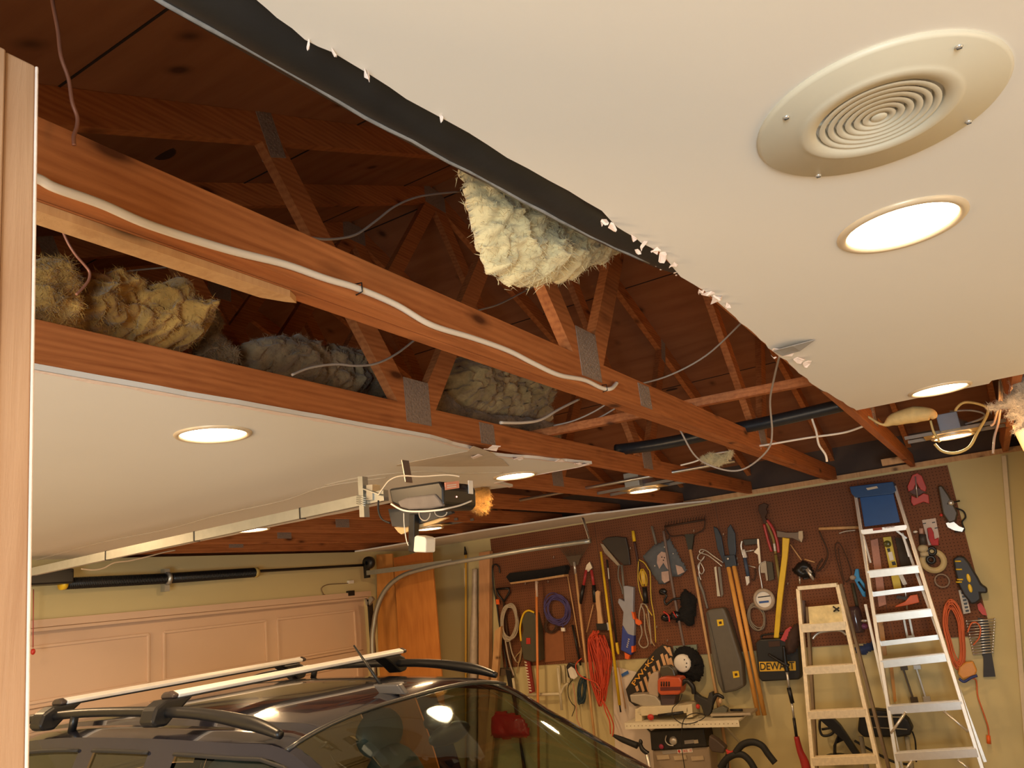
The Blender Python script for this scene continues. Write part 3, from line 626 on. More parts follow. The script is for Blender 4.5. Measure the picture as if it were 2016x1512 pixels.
# stations: x, roof edge half width, edge z, crown z, belt half width, belt z
ST = [(-4.62, .60, 1.05, 1.10, .80, 1.0), (-4.45, .60, 1.25, 1.31, .82, 1.02), (-4.22, .60, 1.46, 1.53, .83, 1.03), (-4.05, .61, 1.535, 1.60, .84, 1.03), (-3.6, .625, 1.585, 1.64, .85, 1.03), (-3.1, .63, 1.605, 1.655, .85, 1.02), (-2.62, .63, 1.605, 1.655, .85, 1.01), (-2.3, .625, 1.595, 1.645, .85, 1.0), (-2.02, .61, 1.578, 1.63, .85, .99), (-1.83, .585, 1.555, 1.605, .85, .985), (-1.62, .60, 1.44, 1.50, .85, .98), (-1.40, .625, 1.31, 1.37, .85, .975), (-1.18, .655, 1.18, 1.24, .85, .97), (-.92, .70, 1.03, 1.085, .84, .96), (-.5, .72, .96, 1.02, .82, .92), (-.1, .66, .86, .92, .78, .84), (.12, .55, .70, .74, .66, .70)]
ST = [((-2.62+(q[0]+2.62)*.60) if q[0] < -2.62 else q[0],)+q[1:] for q in ST]
def catm(x):
    # smooth station lookup
    for i in range(len(ST)-1):
        if x <= ST[i+1][0]: break
    a = ST[max(0, i-1)]; b = ST[i]; c = ST[i+1]; d = ST[min(len(ST)-1, i+2)]; t = (x-b[0])/(c[0]-b[0]); t = max(0, min(1, t))
    return [x]+[.5*((2*b[k])+(c[k]-a[k])*t+(2*a[k]-5*b[k]+4*c[k]-d[k])*t*t+(3*b[k]-a[k]-3*c[k]+d[k])*t**3) for k in range(1, 6)]
def roofp(x, s_):  # s_ in -1..1 across
    q = catm(x); a = abs(s_); z = q[3]-(q[3]-q[2])*(a**3.2); y = q[1]*s_
    return V((x, CY+y, z))
def sidep(x, t, sg):  # t 0 belt .. 1 roof edge
    q = catm(x); h = q[4]+(q[1]-q[4])*(t**1.15)+.012*math.sin(math.pi*t)
    return V((x, CY+sg*h, q[5]+(q[2]-q[5])*t))
def gridmesh(fn, us, vs_, off=0):
    mb = MB(); P = [[fn(u, v) for v in vs_] for u in us]; n = len(vs_)
    mb.add([p for r in P for p in r], [(i*n+j, i*n+j+1, (i+1)*n+j+1, (i+1)*n+j) for i in range(len(us)-1) for j in range(n-1)], True); return mb
def lin(a, b, n): return [a+(b-a)*i/(n-1) for i in range(n)]
gridmesh(lambda u, v: roofp(u, v)+V((0, 0, -.011 if abs(abs(v)-.80) < .03 else 0)), lin(-3.478, -1.83, 40), sorted(set(lin(-1, 1, 41)+[-.83, -.80, -.77, .77, .80, .83]))).build('roof', paint, car)
gridmesh(lambda u, v: roofp(u, v*.955), lin(-1.815, -.93, 24), lin(-1, 1, 25)).build('windshield', glass, car)
gridmesh(lambda u, v: roofp(u, v), lin(-.92, .12, 24), lin(-1, 1, 25)).build('hood', paint, car)
gridmesh(lambda u, v: roofp(u, v), lin(-3.82, -3.718, 4), lin(-1, 1, 17)).build('tailgate', paint, car)
gridmesh(lambda u, v: roofp(u, v*.93), lin(-3.715, -3.49, 10), lin(-1, 1, 17)).build('rear_window', glass_d, car)
for sg in (-1, 1):
    # pillar strips beside the glass
    gridmesh(lambda u, v: roofp(u, sg*v), lin(-1.83, -.92, 24), [.95, .975, 1.0]).build('windshield_pillar', paint, car)
    gridmesh(lambda u, v: roofp(u, sg*v), lin(-3.72, -3.478, 10), [.92, .96, 1.0]).build('rear_pillar', paint, car)
    bd = MB()
    def bodyp(u, v):
        q = catm(u); return V((u, CY+sg*(q[4]+.035*math.sin(math.pi*v)-.03*(1-v)), .28+(q[5]-.28)*v))
    m1 = gridmesh(bodyp, lin(-3.82, .12, 50), lin(0, 1, 10)); m1.build('body_side', paint, car)
    # door frames between the panes: windows as separate glass
    panes = [(-3.42, -2.71), (-2.63, -2.35), (-2.23, -1.30)]
    def gl_t(x0, x1, x, v):
        q = catm(x); tmax = .94
        return sidep(x, .06+(tmax-.06)*v, sg)
    fr = MB(); xs = lin(-3.75, -.92, 80)
    for part in ((0, .05), (.945, 1.0)):
        g_ = gridmesh(lambda u, v: sidep(u, v, sg), xs, lin(part[0], part[1], 3)); fr.add(g_.v, g_.f, True)
    for (x0, x1) in ((-3.75, -3.42), (-2.71, -2.63), (-2.35, -2.23), (-1.30, -.92)):
        g_ = gridmesh(lambda u, v: sidep(u, v, sg), lin(x0, x1, 5), lin(.05, .945, 8)); fr.add(g_.v, g_.f, True)
    fr.build('door_frame', paint, car)
    for (x0, x1) in panes:
        gridmesh(lambda u, v: sidep(u, .05+.895*v, sg)+V((0, -sg*.008, 0)), lin(x0, x1, 10), lin(0, 1, 8)).build('side_window', glass if x0 > -2.4 else glass_d, car)
        b = MB(); b.tube([sidep(x, .94, sg)+V((0, sg*.004, 0)) for x in lin(x0, x1, 12)], .006, n=6, smooth=False); b.build('window_seal', rubber, car)
    # roof rail
    b = MB(); ry = CY+sg*.575
    b.tube([V((-3.42, ry, 1.575)), V((-3.36, ry, 1.62)), V((-3.22, ry, 1.655)), V((-3.0, ry, 1.67)), V((-2.7, ry, 1.675)), V((-2.25, ry, 1.66)), V((-1.98, ry, 1.625)), V((-1.85, ry, 1.59))], [.014, .018, .016, .015, .015, .017, .022, .012], n=10)
    for x in (-2.86,): b.tube([V((x, ry, 1.675)), V((x-.02, ry, 1.615))], .014, n=8)
    b.build('roof_rail', black, car)
gridmesh(lambda u, v: V((u, CY+v*.8, .28)), lin(-3.82, .12, 6), lin(-1, 1, 5)).build('underbody', darkm, car)
MB().box((.12, CY, .5), (.08, 1.35, .42)).build('bumper', paint, car, bev=.03)
MB().box((-3.83, CY, .62), (.08, 1.6, .75)).build('rear_bumper', paint, car, bev=.03)
wp = MB(); wp.tube([roofp(-1.822, v)+V((.004, 0, .001)) for v in lin(-1, 1, 20)], .007, n=6, smooth=False); wp.build('windshield_trim', mat('trim_dark_chrome', (.10, .10, .10), .3, .6), car)
for x in (-.62, -3.15):
    for sg in (-1, 1):
        wm = MB(); wm.lathe([(.2, -.1), (.3, -.1), (.325, -.07), (.325, .07), (.3, .1), (.2, .1)], (x, CY+sg*.76, .325), (0, 1, 0), 36); ww = wm.build('wheel', rubber, car)
        MB().lathe([(.001, .06), (.19, .07), (.2, .1), (.2, -.1)], (x, CY+sg*.76, .325), (0, sg, 0), 30).build('rim', silver, ww)
# crossbars
barm = mat('bar_silver', (.86, .84, .80), .5, .1, .05)
for k, x in enumerate((-3.01, -2.385)):
    y0, y1 = CY-.535, CY+.615; z = 1.712
    br = MB(); prof = [(-.034, .0), (-.02, .011), (.01, .013), (.034, .003), (.03, -.009), (-.03, -.010)]
    br.prism([V((x+a, y0, z+b)) for a, b in prof], (0, y1-y0, 0)); o = br.build('crossbar', barm, car, bev=.003)
    g_ = MB(); g_.prism([V((x+a*1.04, y0+.02, z-.012+b*.2)) for a, b in prof], (0, y1-y0-.04, 0)); g_.build('lower_seal', rubber, o)
    for y, s_ in ((y0, -1), (y1, 1)):
        c = MB(); c.prism([V((x+a*1.03, y, z+b*1.05)) for a, b in prof], (0, s_*.022, 0)); c.build('end_cap', mat('cap_brown', (.05, .035, .03), .4), o, bev=.006)
    for s_ in (-1, 1):
        f = MB(); fy = CY+s_*.575
        f.prism([V((x-.035, fy+s_*a, b)) for a, b in ((.045, 1.628), (.06, 1.645), (.045, 1.685), (.01, 1.703), (-.10, 1.703), (-.06, 1.675), (-.025, 1.65), (.005, 1.625))], (.07, 0, 0))
        f.build('foot', black, o, bev=.008)
# aerial
an = MB(); ap = roofp(-1.88, -.06)
an.prism([ap+V((-.05, -.018, 0)), ap+V((.06, -.014, -.004)), ap+V((.06, .014, -.004)), ap+V((-.05, .018, 0))], (-.03, 0, .035)); a_ = an.build('aerial_base', mat('aerial_grey', (.08, .08, .085), .35), car, bev=.006)
MB().tube([ap+V((-.055, 0, .03)), ap+V((-.17, -.0, .17))], [.006, .0035], n=8).build('aerial', darkm, car)
# interior
seatm = mat('seat_leather', (.09, .095, .085), .5, var=.15)
for sg in (-1, 1):
    s_ = MB(); s_.ell((-2.25, CY+sg*.36, 1.02), (.10, .24, .36), seg=(18, 14)); so = s_.build('front_seat', seatm, car)
    MB().ell((-2.3, CY+sg*.36, 1.42), (.06, .13, .095), seg=(16, 12)).build('headrest', seatm, so)
    s_ = MB(); s_.ell((-2.98, CY+sg*.33, 1.02), (.1, .28, .3), seg=(18, 14)); so = s_.build('rear_seat', seatm, car)
    MB().ell((-3.03, CY+sg*.33, 1.33), (.05, .12, .07), seg=(14, 10)).build('headrest', seatm, so)
db = MB(); db.ell((-1.1, CY, .93), (.38, .70, .1), seg=(24, 12)); db.build('dashboard', mat('dash_dark', (.02, .022, .022), .6), car)
MB().tube([V((-1.55+.17*math.sin(a)*.35, CY+.36+.18*math.cos(a), 1.02+.17*math.sin(a))) for a in lin(0, 5.9, 24)], .014, n=8, closed=True, smooth=False).build('steering_wheel', black, car)
rm = MB(); rm.ell((-1.72, CY+.05, 1.47), (.02, .12, .035), seg=(16, 10)); rm.ell((-1.76, CY+.04, 1.51), (.05, .05, .03), seg=(12, 8)); rm.build('rear_view_mirror', black, car)
for sg in (-1, 1):
    sm_ = MB(); sm_.ell((-1.3, CY+sg*.99, 1.03), (.07, .11, .075), seg=(18, 12)); sm_.beam((-1.3, CY+sg*.84, 1.0), (-1.3, CY+sg*.95, 1.02), .04, .04); sm_.build('side_mirror', paint, car)
# ================================================================ GARAGE DOOR OPENER, TRACK, SPRING
galv = mat('track_galvanised', (.40, .41, .38), .42, .75, .15, 30)
YO = 2.27
op = thing('garage_door_opener', 'black garage door opener hanging under the ceiling with a long rail', 'opener', (-1.75, YO, 2.3))
O = lambda a, b, y=YO: on(a, b, 'y', y)
A_ = O(760, 975); B_ = O(55, 1128); B_ = A_+(B_-A_)*((5.45+A_.x)/(A_.x-B_.x) if True else 1)
MB().beam(A_, B_, .028, .040, (0, 1, 0)).build('rail', galv, op)
for k in range(5):
    p = A_.lerp(B_, .12+.18*k); MB().beam(p, p+(B_-A_).normalized()*.006, .032, .044, (0, 1, 0)).build('rail_joint', darkm, op)
bx = MB(); P = [(765, 962), (866, 947), (873, 960), (874, 992), (866, 1002), (800, 1005), (770, 990)]; XE = O(873, 970, YO-.10).x; E_ = lambda a, b, d=.001: on(a, b, 'x', XE+d)
q = [O(a, b, YO-.10) for a, b in P]; bx.prism(q, (0, .20, 0)); body = bx.build('housing', black, op, bev=.008)
ln = MB(); q = [O(a, b, YO-.108) for a, b in [(782, 987), (800, 979), (856, 972), (866, 984), (872, 996), (850, 1001), (804, 1003), (787, 998)]]; ln.prism(q, (0, .02, 0)); ln.build('light_cover', mat('lens_smoky', (.17, .15, .14), .2, var=.3), op, bev=.006)
s_ = MB(); s_.tube([O(a, b, YO-.105) for a, b in [(770, 992), (795, 1005), (830, 1007), (866, 1004)]]+[E_(880, 1001), E_(905, 995), E_(928, 986)], .0035, n=6); s_.build('edge_strip', white, body)
s_ = MB(); s_.prism([E_(a, b) for a, b in [(921, 946), (929, 947), (930, 973), (922, 972)]], (.004, 0, 0)); s_.build('end_panel', white, body)
lb = MB(); lb.prism([E_(a, b) for a, b in [(875, 950), (902, 947), (903, 961), (876, 965)]], (.003, 0, 0)); lo = lb.build('warning_label', mat('label_orange', (.72, .30, .20), .6), body)
for k in range(2):
    t_ = MB(); t_.prism([E_(a, b, .0045) for a, b in [(880, 955+k*4), (898, 953+k*4), (898, 954.5+k*4), (880, 956.5+k*4)]], (.001, 0, 0)); t_.build('label_line', white, lo)
md = MB(); md.ell(E_(899, 978), (.003, .003, .003), seg=(8, 6)); md.build('indicator_lamp', emit('led_red', (1, .3, .2), 2), body)
hb = MB()
pa = [O(a, b, YO-.03) for a, b in [(704, 938), (712, 938), (716, 1018), (708, 1018)]]; hb.prism(pa, (0, .003, 0)); hb.prism([pa[1], pa[2], pa[2]+V((0, .03, 0)), pa[1]+V((0, .03, 0))], (.003, 0, 0))
hb.beam(O(716, 962, YO-.03), O(750, 974, YO-.03), .025, .004, (0, 1, 0))
for k in range(5): hb.tube([O(702, 975+k*4, YO-.035), O(720, 980+k*4, YO-.035)], .0022, n=6)
hb.build('hanger_bracket', galv, op)
MB().beam(O(805, 950, YO), O(800, 938, YO)+V((0, 0, .06)), .04, .004, (0, 1, 0)).build('mount_strap', steel, op); MB().beam(O(735, 955), O(735, 985), .045, .03, (0, 1, 0)).build('rail_sleeve', steel, op)
cb_ = MB(); cb_.tube([O(a, b, YO-.07) for a, b in [(745, 975), (755, 960), (768, 945), (790, 937), (830, 938), (880, 935), (905, 938)]], .003, n=6); cb_.build('power_cord', mat('cord_beige', (.55, .48, .38)), op)
cb_ = MB(); cb_.tube([O(a, b, YO-.05) for a, b in [(745, 985), (745, 1005), (752, 1022), (768, 1030)]], .0035, n=6); cb_.build('power_cord', rubber, op)
for (cx, cyy, rx, ry) in ((836, 1010, 11, 15), (868, 1008, 12, 9)):
    MB().tube([O(cx+rx*math.cos(a), cyy+ry*math.sin(a), YO-.02) for a in lin(0, 5.8, 12)], .0022, n=5).build('cord_loop', mat('cord_beige', 0), op)
# black board and sensor arm hanging below
bd = thing('motion_sensor', 'white box sensor on a black arm hanging below the opener', 'sensor', O(815, 1010, 2.36))
p = [O(a, b, 2.36) for a, b in [(764, 1002), (880, 996), (890, 1010), (850, 1024), (795, 1038), (772, 1036)]]; MB().prism(p, (0, .02, 0)).build('black_board', mat('board_black', (.035, .035, .036), .6), bd)
p = [O(a, b, 2.33) for a, b in [(805, 1012), (816, 1012), (815, 1088), (803, 1085)]]; MB().prism(p, (0, .03, 0)).build('arm', black, bd, bev=.003)
p = [O(a, b, 2.31) for a, b in [(815, 1056), (820, 1054), (836, 1057), (839, 1062), (838, 1088), (813, 1087)]]; MB().prism(p, (0, .06, 0)).build('sensor_box', white, bd, bev=.006)
MB().tube([O(a, b, 2.32) for a, b in [(795, 1010), (796, 1035), (800, 1062), (804, 1074)]], .002, n=5).build('sensor_wire', white, bd)
for j, pl in enumerate(([(776, 1038), (804, 1034), (804, 1046), (790, 1052), (784, 1048)], [(822, 1034), (866, 1020), (882, 1019), (858, 1030), (822, 1040)])):
    MB().prism([O(a, b, 2.37) for a, b in pl], (0, .012, 0)).build('torn_wood_edge', mat('wood_raw', (.62, .42, .20), .8), bd)
# horizontal door track
YT = 6.15; T_ = lambda a, b, y=YT: on(a, b, 'y', y)
tk = thing('door_track', 'grey metal garage door track with a curved end in the corner', 'track', T_(735, 1300))
tp_ = [T_(1162, 1065), T_(1050, 1081), T_(950, 1098), T_(880, 1110), T_(835, 1120), T_(800, 1130), T_(775, 1145), T_(757, 1165), T_(745, 1190), T_(737, 1225), T_(734, 1300)]
MB().tube(tp_+[V((tp_[-1].x, YT, .05))], .026, n=4).build('track_rail', galv, tk)
MB().beam(T_(722, 1128, YT+.02), T_(890, 1106, YT+.02), .01, .045, (0, 1, 0)).build('angle_brace', galv, tk)
MB().beam(T_(728, 1180, YT+.03), V((T_(728, 1180, YT+.03).x, YT+.03, .05)), .06, .02, (0, 1, 0)).build('vertical_track', darkm, tk)
b = MB(); b.beam(T_(1162, 1068), T_(1155, 1045), .03, .004, (0, 1, 0)); b.beam(T_(1156, 1046), T_(1147, 1019), .045, .004, (0, 1, 0)); b.build('hanger_bracket', steel, tk)
dr = MB(); dr.lathe([(.02, -.03), (.06, -.03), (.065, 0), (.06, .03), (.02, .03)], T_(726, 1108, 6.2), (0, 1, 0), 20); dr.box(T_(722, 1122, 6.22), (.06, .03, .16)); dr.build('cable_drum', darkm, tk)
p = [T_(718, 1178), T_(722, 1182), T_(730, 1174), T_(735, 1180), T_(724, 1195), T_(720, 1190)]; MB().prism(p, (0, .03, 0)).build('roller_bracket', galv, tk)
# torsion spring over the door
XS = -5.47; S_ = lambda a, b: on(a, b, 'x', XS)
ts = thing('torsion_spring', 'black torsion spring on a rod across the top of the garage door', 'spring', S_(330, 1140))
MB().tube([S_(40, 1152), S_(724, 1112)], .013, n=8).build('rod', darkm, ts)
for (x0, x1, y0, y1) in ((128, 325, 1149, 1139), (338, 500, 1138, 1127)):
    a, b = S_(x0, y0), S_(x1, y1); n = 60; pts = []
    MB().tube([a, b], .034, n=16).build('spring_core', darkm, ts)
    for k in range(n*8): t_ = k/(n*8-1); an = k*2*math.pi/8; pts.append(a.lerp(b, t_)+V((math.cos(an)*.038, 0, math.sin(an)*.038)))
    MB().tube(pts, .004, n=4, smooth=False).build('coil', black, ts)
for (x, y, m_) in ((124, 1149, yellow), (503, 1127, mat('cap_tan', (.45, .33, .10)))):
    p = S_(x, y); MB().tube([p-V((0, .015, 0)), p+V((0, .015, 0))], .043, n=14).build('winding_cone', m_, ts)
p = S_(330, 1139); b = MB(); b.box(p+V((-.03, 0, -.01)), (.05, .045, .17)); b.tube([p-V((0, .012, 0)), p+V((0, .012, 0))], .05, n=16); b.build('centre_bracket', galv, ts)
p = S_(85, 1138); MB().box(p+V((.03, 0, 0)), (.12, .32, .10)).build('rod_end_box', black, ts, bev=.012)
p = S_(66, 1160); e = tag(MB().tube([p, on(65, 1275, 'x', XS)], .003, n=6).build('release_cord', mat('cord_red', (.40, .05, .05))), 'thin red pull cord hanging beside the wood post', 'cord')
MB().ell(on(65, 1283, 'x', XS), (.014, .014, .02), seg=(12, 8)).build('pull_knob', red, e)
wl_ = MB(); wl_.tube([on(a, b, 'x', -5.585) for a, b in [(692, 1148), (670, 1149), (645, 1151), (634, 1157), (635, 1166), (645, 1172), (690, 1168)]], .004, n=6)
e = solo('wall_wire', 'bent brown wire loop on the wall over the garage door', 'wire', wl_, mat('wire_brown', (.18, .11, .06)), None)
MB().box(on(690, 1146, 'x', -5.585), (.03, .07, .03)).build('plug', white, e); MB().box(on(690, 1168, 'x', -5.585), (.03, .09, .05)).build('plug', darkm, e)
wire('pale string sagging from the ceiling edge over the torsion spring', [on(a, b, 'x', -5.3) for a, b in [(160, 1120), (185, 1122), (205, 1118), (225, 1108), (255, 1104), (290, 1096), (320, 1088), (345, 1083)]], .005, mat('string_pale', (.75, .6, .42)))
# ================================================================ TOOL WALL, left part
def pole(px0, py0, px1, py1, r, off, tofloor=False):
    a = w(px0, py0, off); b = w(px1, py1, off)
    if tofloor: b = a+(b-a)*((a.z-.03)/(a.z-b.z))
    return a, b
pn = thing('leaning_plank', 'wide orange stained plank leaning in the corner, right of a narrower one', 'plank', w(820, 1300, .68))
a1, a2, b1_, b2_ = w(775, 1100, .70), w(849, 1080, .70), w(868, 1316, .70), w(787, 1311, .70)
def down(a, b): return a+(b-a)*((a.z-.02)/(a.z-b.z))
MB().prism([a1, a2, down(a2, b1_), down(a1, b2_)], (0, .02, 0)).build('board', stain, pn, bev=.002)
MB().prism([w(777, 1112, .705), w(850, 1103, .705), w(849, 1084, .705), w(775, 1098, .705)], (0, .004, 0)).build('top_band', wood('stained_dark', (.30, .09, .02), (.40, .13, .03), (8, 8, .8), .4, knots=False), pn)
a1, a2, b1_, b2_ = w(741, 1092, .64), w(772, 1090, .64), w(788, 1311, .64), w(745, 1311, .64)
solo('leaning_plank', 'narrower orange stained plank standing left of the wide one, behind the track', 'plank', MB().prism([a1, a2, down(a2, b1_), down(a1, b2_)], (0, .02, 0)), wood('stained_ply2', (.44, .18, .04), (.58, .26, .07), (8, 8, .8), .4, knots=False))
a, b = pole(917, 1092, 917, 1310, .01, .05, True)
t = thing('long_handled_brush', 'yellow pole with a black tip standing left of the tall stud', 'pole', b)
MB().tube([a, b], .0115, n=10).build('handle', mat('pole_ochre', (.75, .44, .06)), t); c = w(915, 1076, .05); MB().tube([c, a], [.006, .02], n=10).build('tip', black, t)
MB().tube([w(915, 1118, .05), w(916, 1155, .05)], .0125, n=10).build('sleeve', mat('pale_sleeve', (.66, .55, .36)), t)
a1, a2, b1_, b2_ = w(928, 1120, .07), w(943, 1118, .07), w(944, 1338, .07), w(922, 1332, .07)
bg = MB(); bg.tube([w(935, 1120, .06), w(934, 1200, .06), w(933, 1260, .06), down(w(935, 1120, .06), w(932, 1330, .06))], [.028, .032, .045, .05], n=12)
solo('plastic_roll', 'tall roll wrapped in milky plastic film beside the yellow pole', 'roll', bg, mat('milky_film', (.48, .40, .32), .3, var=.3, scale=20, bump=.5))
a1, a2, b1_, b2_ = w(943, 1088, .09), w(964, 1085, .09), w(962, 1342, .09), w(942, 1336, .09)
solo('wood_stud', 'pale knotty wood stud standing full height left of the pegboard', 'stud', MB().prism([a1, a2, down(a2, b1_), down(a1, b2_)], (0, .06, 0)), wood('pine_stud', (.50, .25, .11), (.62, .34, .17), (14, 14, 1.1)))
a1, a2, b1_, b2_ = w(986, 1235, .12), w(986, 1245, .12), w(972, 1345, .12), w(964, 1345, .12)
solo('wood_stud', 'short broken wood stud leaning just right of the tall one', 'stud', MB().prism([w(974, 1242, .15), w(986, 1233, .15), w(984, 1262, .15), down(w(984, 1262, .15), w(978, 1345, .15)), down(w(974, 1242, .15), w(966, 1345, .15))], (0, .04, 0)), pine)
# crook handled tool
solo('hooked_rod', 'dark hooked metal rod hanging at the left edge of the pegboard', 'rod', MB().tube([w(984, 1128, .04), w(982, 1116, .04), w(975, 1111, .04), w(969, 1118, .04), w(971, 1150, .04), w(978, 1190, .04), w(985, 1240, .04), w(1002, 1330, .04), down(w(985, 1240, .04), w(1004, 1345, .04))], .008, n=8), darkm)
# D handled shovel
t = thing('snow_shovel', 'black D-handled shovel with an orange mark, left on the pegboard', 'shovel', w(995, 1200, .05))
MB().tube([w(978, 1160, .05), w(1002, 1158, .05), w(1003, 1166, .05), w(992, 1184, .05), w(981, 1170, .05)], .012, n=8, closed=True, smooth=False).build('grip', black, t)
a, b = pole(991, 1183, 1010, 1340, .01, .05, True); MB().tube([a, b], .012, n=8).build('shaft', brown, t)
MB().slab([(976, 1180), (982, 1180), (983, 1190), (977, 1190)], .05, .01).build('marker', orange, t)
# rope coil
def coil(cx, cy, rx, ry, n, off, r, seed, turns=None, tilt=.1, spread=3):
    rnd = random.Random(seed); mb = MB()
    for k in range(n):
        dx, dy = rnd.uniform(-spread, spread), rnd.uniform(-spread, spread); a0 = rnd.uniform(0, 6.28); sx, sy = rx*rnd.uniform(.75, 1.05), ry*rnd.uniform(.8, 1.05); tl = tilt+rnd.uniform(-.15, .15)
        pts = []
        for i in range(14):
            a = a0+6.283*i/14; x, y = sx*math.cos(a), sy*math.sin(a); pts.append(w(cx+dx+x*math.cos(tl)-y*math.sin(tl), cy+dy+x*math.sin(tl)+y*math.cos(tl), off+rnd.uniform(0, .02)))
        mb.tube(pts, r, n=6, closed=True, sub=3)
    return mb
t = thing('rope', 'coil of thick pale rope hanging below the D-handle', 'rope', w(1000, 1260, .08))
coil(1002, 1225, 16, 36, 8, .08, .0075, 3, spread=2).build('coil', rope_m, t)
MB().wtube([(995, 1262, .08), (1000, 1290, .08), (1005, 1310, .08), (1012, 1330, .08)], .0075).build('rope_end', rope_m, t)
MB().wtube([(1003, 1262, .07), (1008, 1285, .07), (1016, 1302, .07)], .007).build('rope_end', rope_m, t)
# push broom
t = thing('push_broom', 'wide black push broom hung head up with an orange handle', 'broom', w(1057, 1150, .06))
bb = MB(); bb.slab([(996, 1136), (1003, 1128), (1040, 1124), (1080, 1119), (1112, 1113), (1114, 1119), (1110, 1132), (1060, 1139), (1004, 1147)], .035, .09); bb.build('bristles', blackf, t)
MB().slab([(1003, 1147), (1060, 1139), (1110, 1131), (1111, 1135), (1060, 1143), (1006, 1150)], .03, .1).build('block', hardw, t)
a, b = pole(1056, 1144, 1059, 1380, .01, .155, True); MB().tube([a, b], .0125, n=10).build('handle', mat('handle_orange', (.72, .24, .06), .4), t)
MB().tube([w(1056, 1144, .155), w(1057, 1175, .155)], .0135, n=10).build('ferrule', mat('ferrule_pale', (.6, .45, .36)), t)
# hedge trimmer
t = thing('hedge_trimmer', 'black and yellow hedge trimmer with a red and white saw blade hanging down', 'trimmer', w(1040, 1300, .06))
MB().slab([(1026, 1222), (1036, 1204), (1052, 1206), (1060, 1240), (1062, 1280), (1064, 1300), (1048, 1304), (1030, 1298), (1024, 1262), (1030, 1240)], .02, .10).build('body', mat('trimmer_dark', (.07, .065, .04), .5), t, bev=.01)
MB().wtube([(1026, 1262, .12), (1024, 1235, .12), (1030, 1210, .12), (1040, 1202, .12), (1052, 1206, .12)], .010).build('front_handle', yellow, t)
MB().slab([(1036, 1256), (1044, 1256), (1044, 1268), (1036, 1268)], .12, .006).build('label', red, t)
MB().slab([(1034, 1300), (1043, 1302), (1052, 1362), (1042, 1366)], .05, .02).build('blade', mat('blade_red', (.25, .02, .015)), t)
tt = MB()
for k in range(11): tt.slab([(1032+k*.95, 1302+k*5.6), (1037+k*.95, 1303+k*5.6), (1037+k*.95, 1305.5+k*5.6), (1033+k*.95, 1305+k*5.6)], .068, .004)
tt.build('teeth', mat('tooth_pale', (.75, .65, .5)), t)
solo('power_cord', 'tan cord looping down between the rope and the hedge trimmer', 'cord', MB().wtube([(1030, 1262, .06), (1026, 1280), (1016, 1292), (1014, 1300), (1022, 1304), (1026, 1290), (1027, 1275), (1022, 1300), (1018, 1325)], .006), mat('cord_tan', (.42, .28, .13)))
# cables
t = thing('cable_coil', 'coil of dark violet cable hanging right of the push broom handle', 'cable', w(1097, 1240, .06))
coil(1097, 1200, 22, 30, 12, .05, .006, 8, spread=5, tilt=-.2).build('coil', purple, t)
MB().wtube([(1106, 1222, .06), (1108, 1232, .06), (1109, 1240, .06)], .006).build('lead', purple, t)
MB().slab([(1104, 1236), (1111, 1236), (1112, 1243), (1105, 1243)], .05, .02).build('plug', white, t)
solo('cable_coil', 'loose brown cable loops below the violet coil', 'cable', coil(1086, 1232, 12, 14, 6, .04, .005, 12), brown)
MB_ = MB(); MB_.slab([(1072, 1246), (1108, 1240), (1112, 1300), (1072, 1304)], .01, .015)
solo('sanding_sheet', 'plain brown board pinned low on the pegboard under the violet coil', 'board', MB_, mat('board_sienna', (.28, .10, .035), .7, var=.2))
# leaf rake
t = thing('leaf_rake', 'brown fan-shaped leaf rake behind the end of the door track', 'rake', w(1133, 1110, .06))
rk = MB()
for k in range(15):
    x = 1098+k*4.6; rk.tube([w(1130, 1112, .05), w((1130+x)/2, 1094, .05), w(x, 1074-k*.8, .06), w(x+1, 1070-k*.8, .05)], .0035, n=5, sub=2)
rk.build('tines', mat('rake_brown', (.10, .065, .035), .7), t)
f_ = MB(); f_.slab([(1114, 1096), (1144, 1092), (1138, 1112), (1124, 1114)], .04, .012); f_.build('tine_plate', mat('rake_brown', 0), t)
a, b = pole(1131, 1108, 1165, 1404, .01, .06, True); MB().tube([a, b], .0125, n=10).build('handle', hardw, t)
MB().tube([w(1130.5, 1106, .062), w(1133, 1130, .062)], .014, n=10).build('ferrule', silver, t)
# thin rods
for lb, p0, p1, m_, r_ in (('thin bent wood strip left of the leaf rake handle', (1114, 1113), (1142, 1275), hardw, .006), ('thin slanted stick crossing behind the leaf rake handle', (1168, 1190), (1155, 1245), hardw, .005), ('dark square bar hanging left of the leaf rake handle', (1127, 1230), (1143, 1310), darkm, .011)):
    a, b = pole(*p0, *p1, .01, .035); solo('rod', lb, 'rod', MB().tube([a, b], r_, n=8), m_)
# loppers
t = thing('loppers', 'red and black loppers hanging with the jaws up', 'loppers', w(1160, 1130, .05))
MB().slab([(1155, 1112), (1161, 1106), (1166, 1118), (1158, 1126), (1152, 1122)], .03, .02).build('jaws', silver, t)
for s_, (x0, y0, x1, y1, x2, y2) in (('l', (1154, 1122, 1149, 1152, 1142, 1188)), ('r', (1164, 1122, 1169, 1152, 1171, 1186))):
    MB().tube([w(x0, y0, .05), w(x1, y1, .05)], .014, n=10).build('tube_handle', mat('lopper_red', (.45, .04, .04), .35), t); MB().tube([w(x1, y1, .05), w(x2, y2, .05)], .019, n=10).build('grip', black, t)
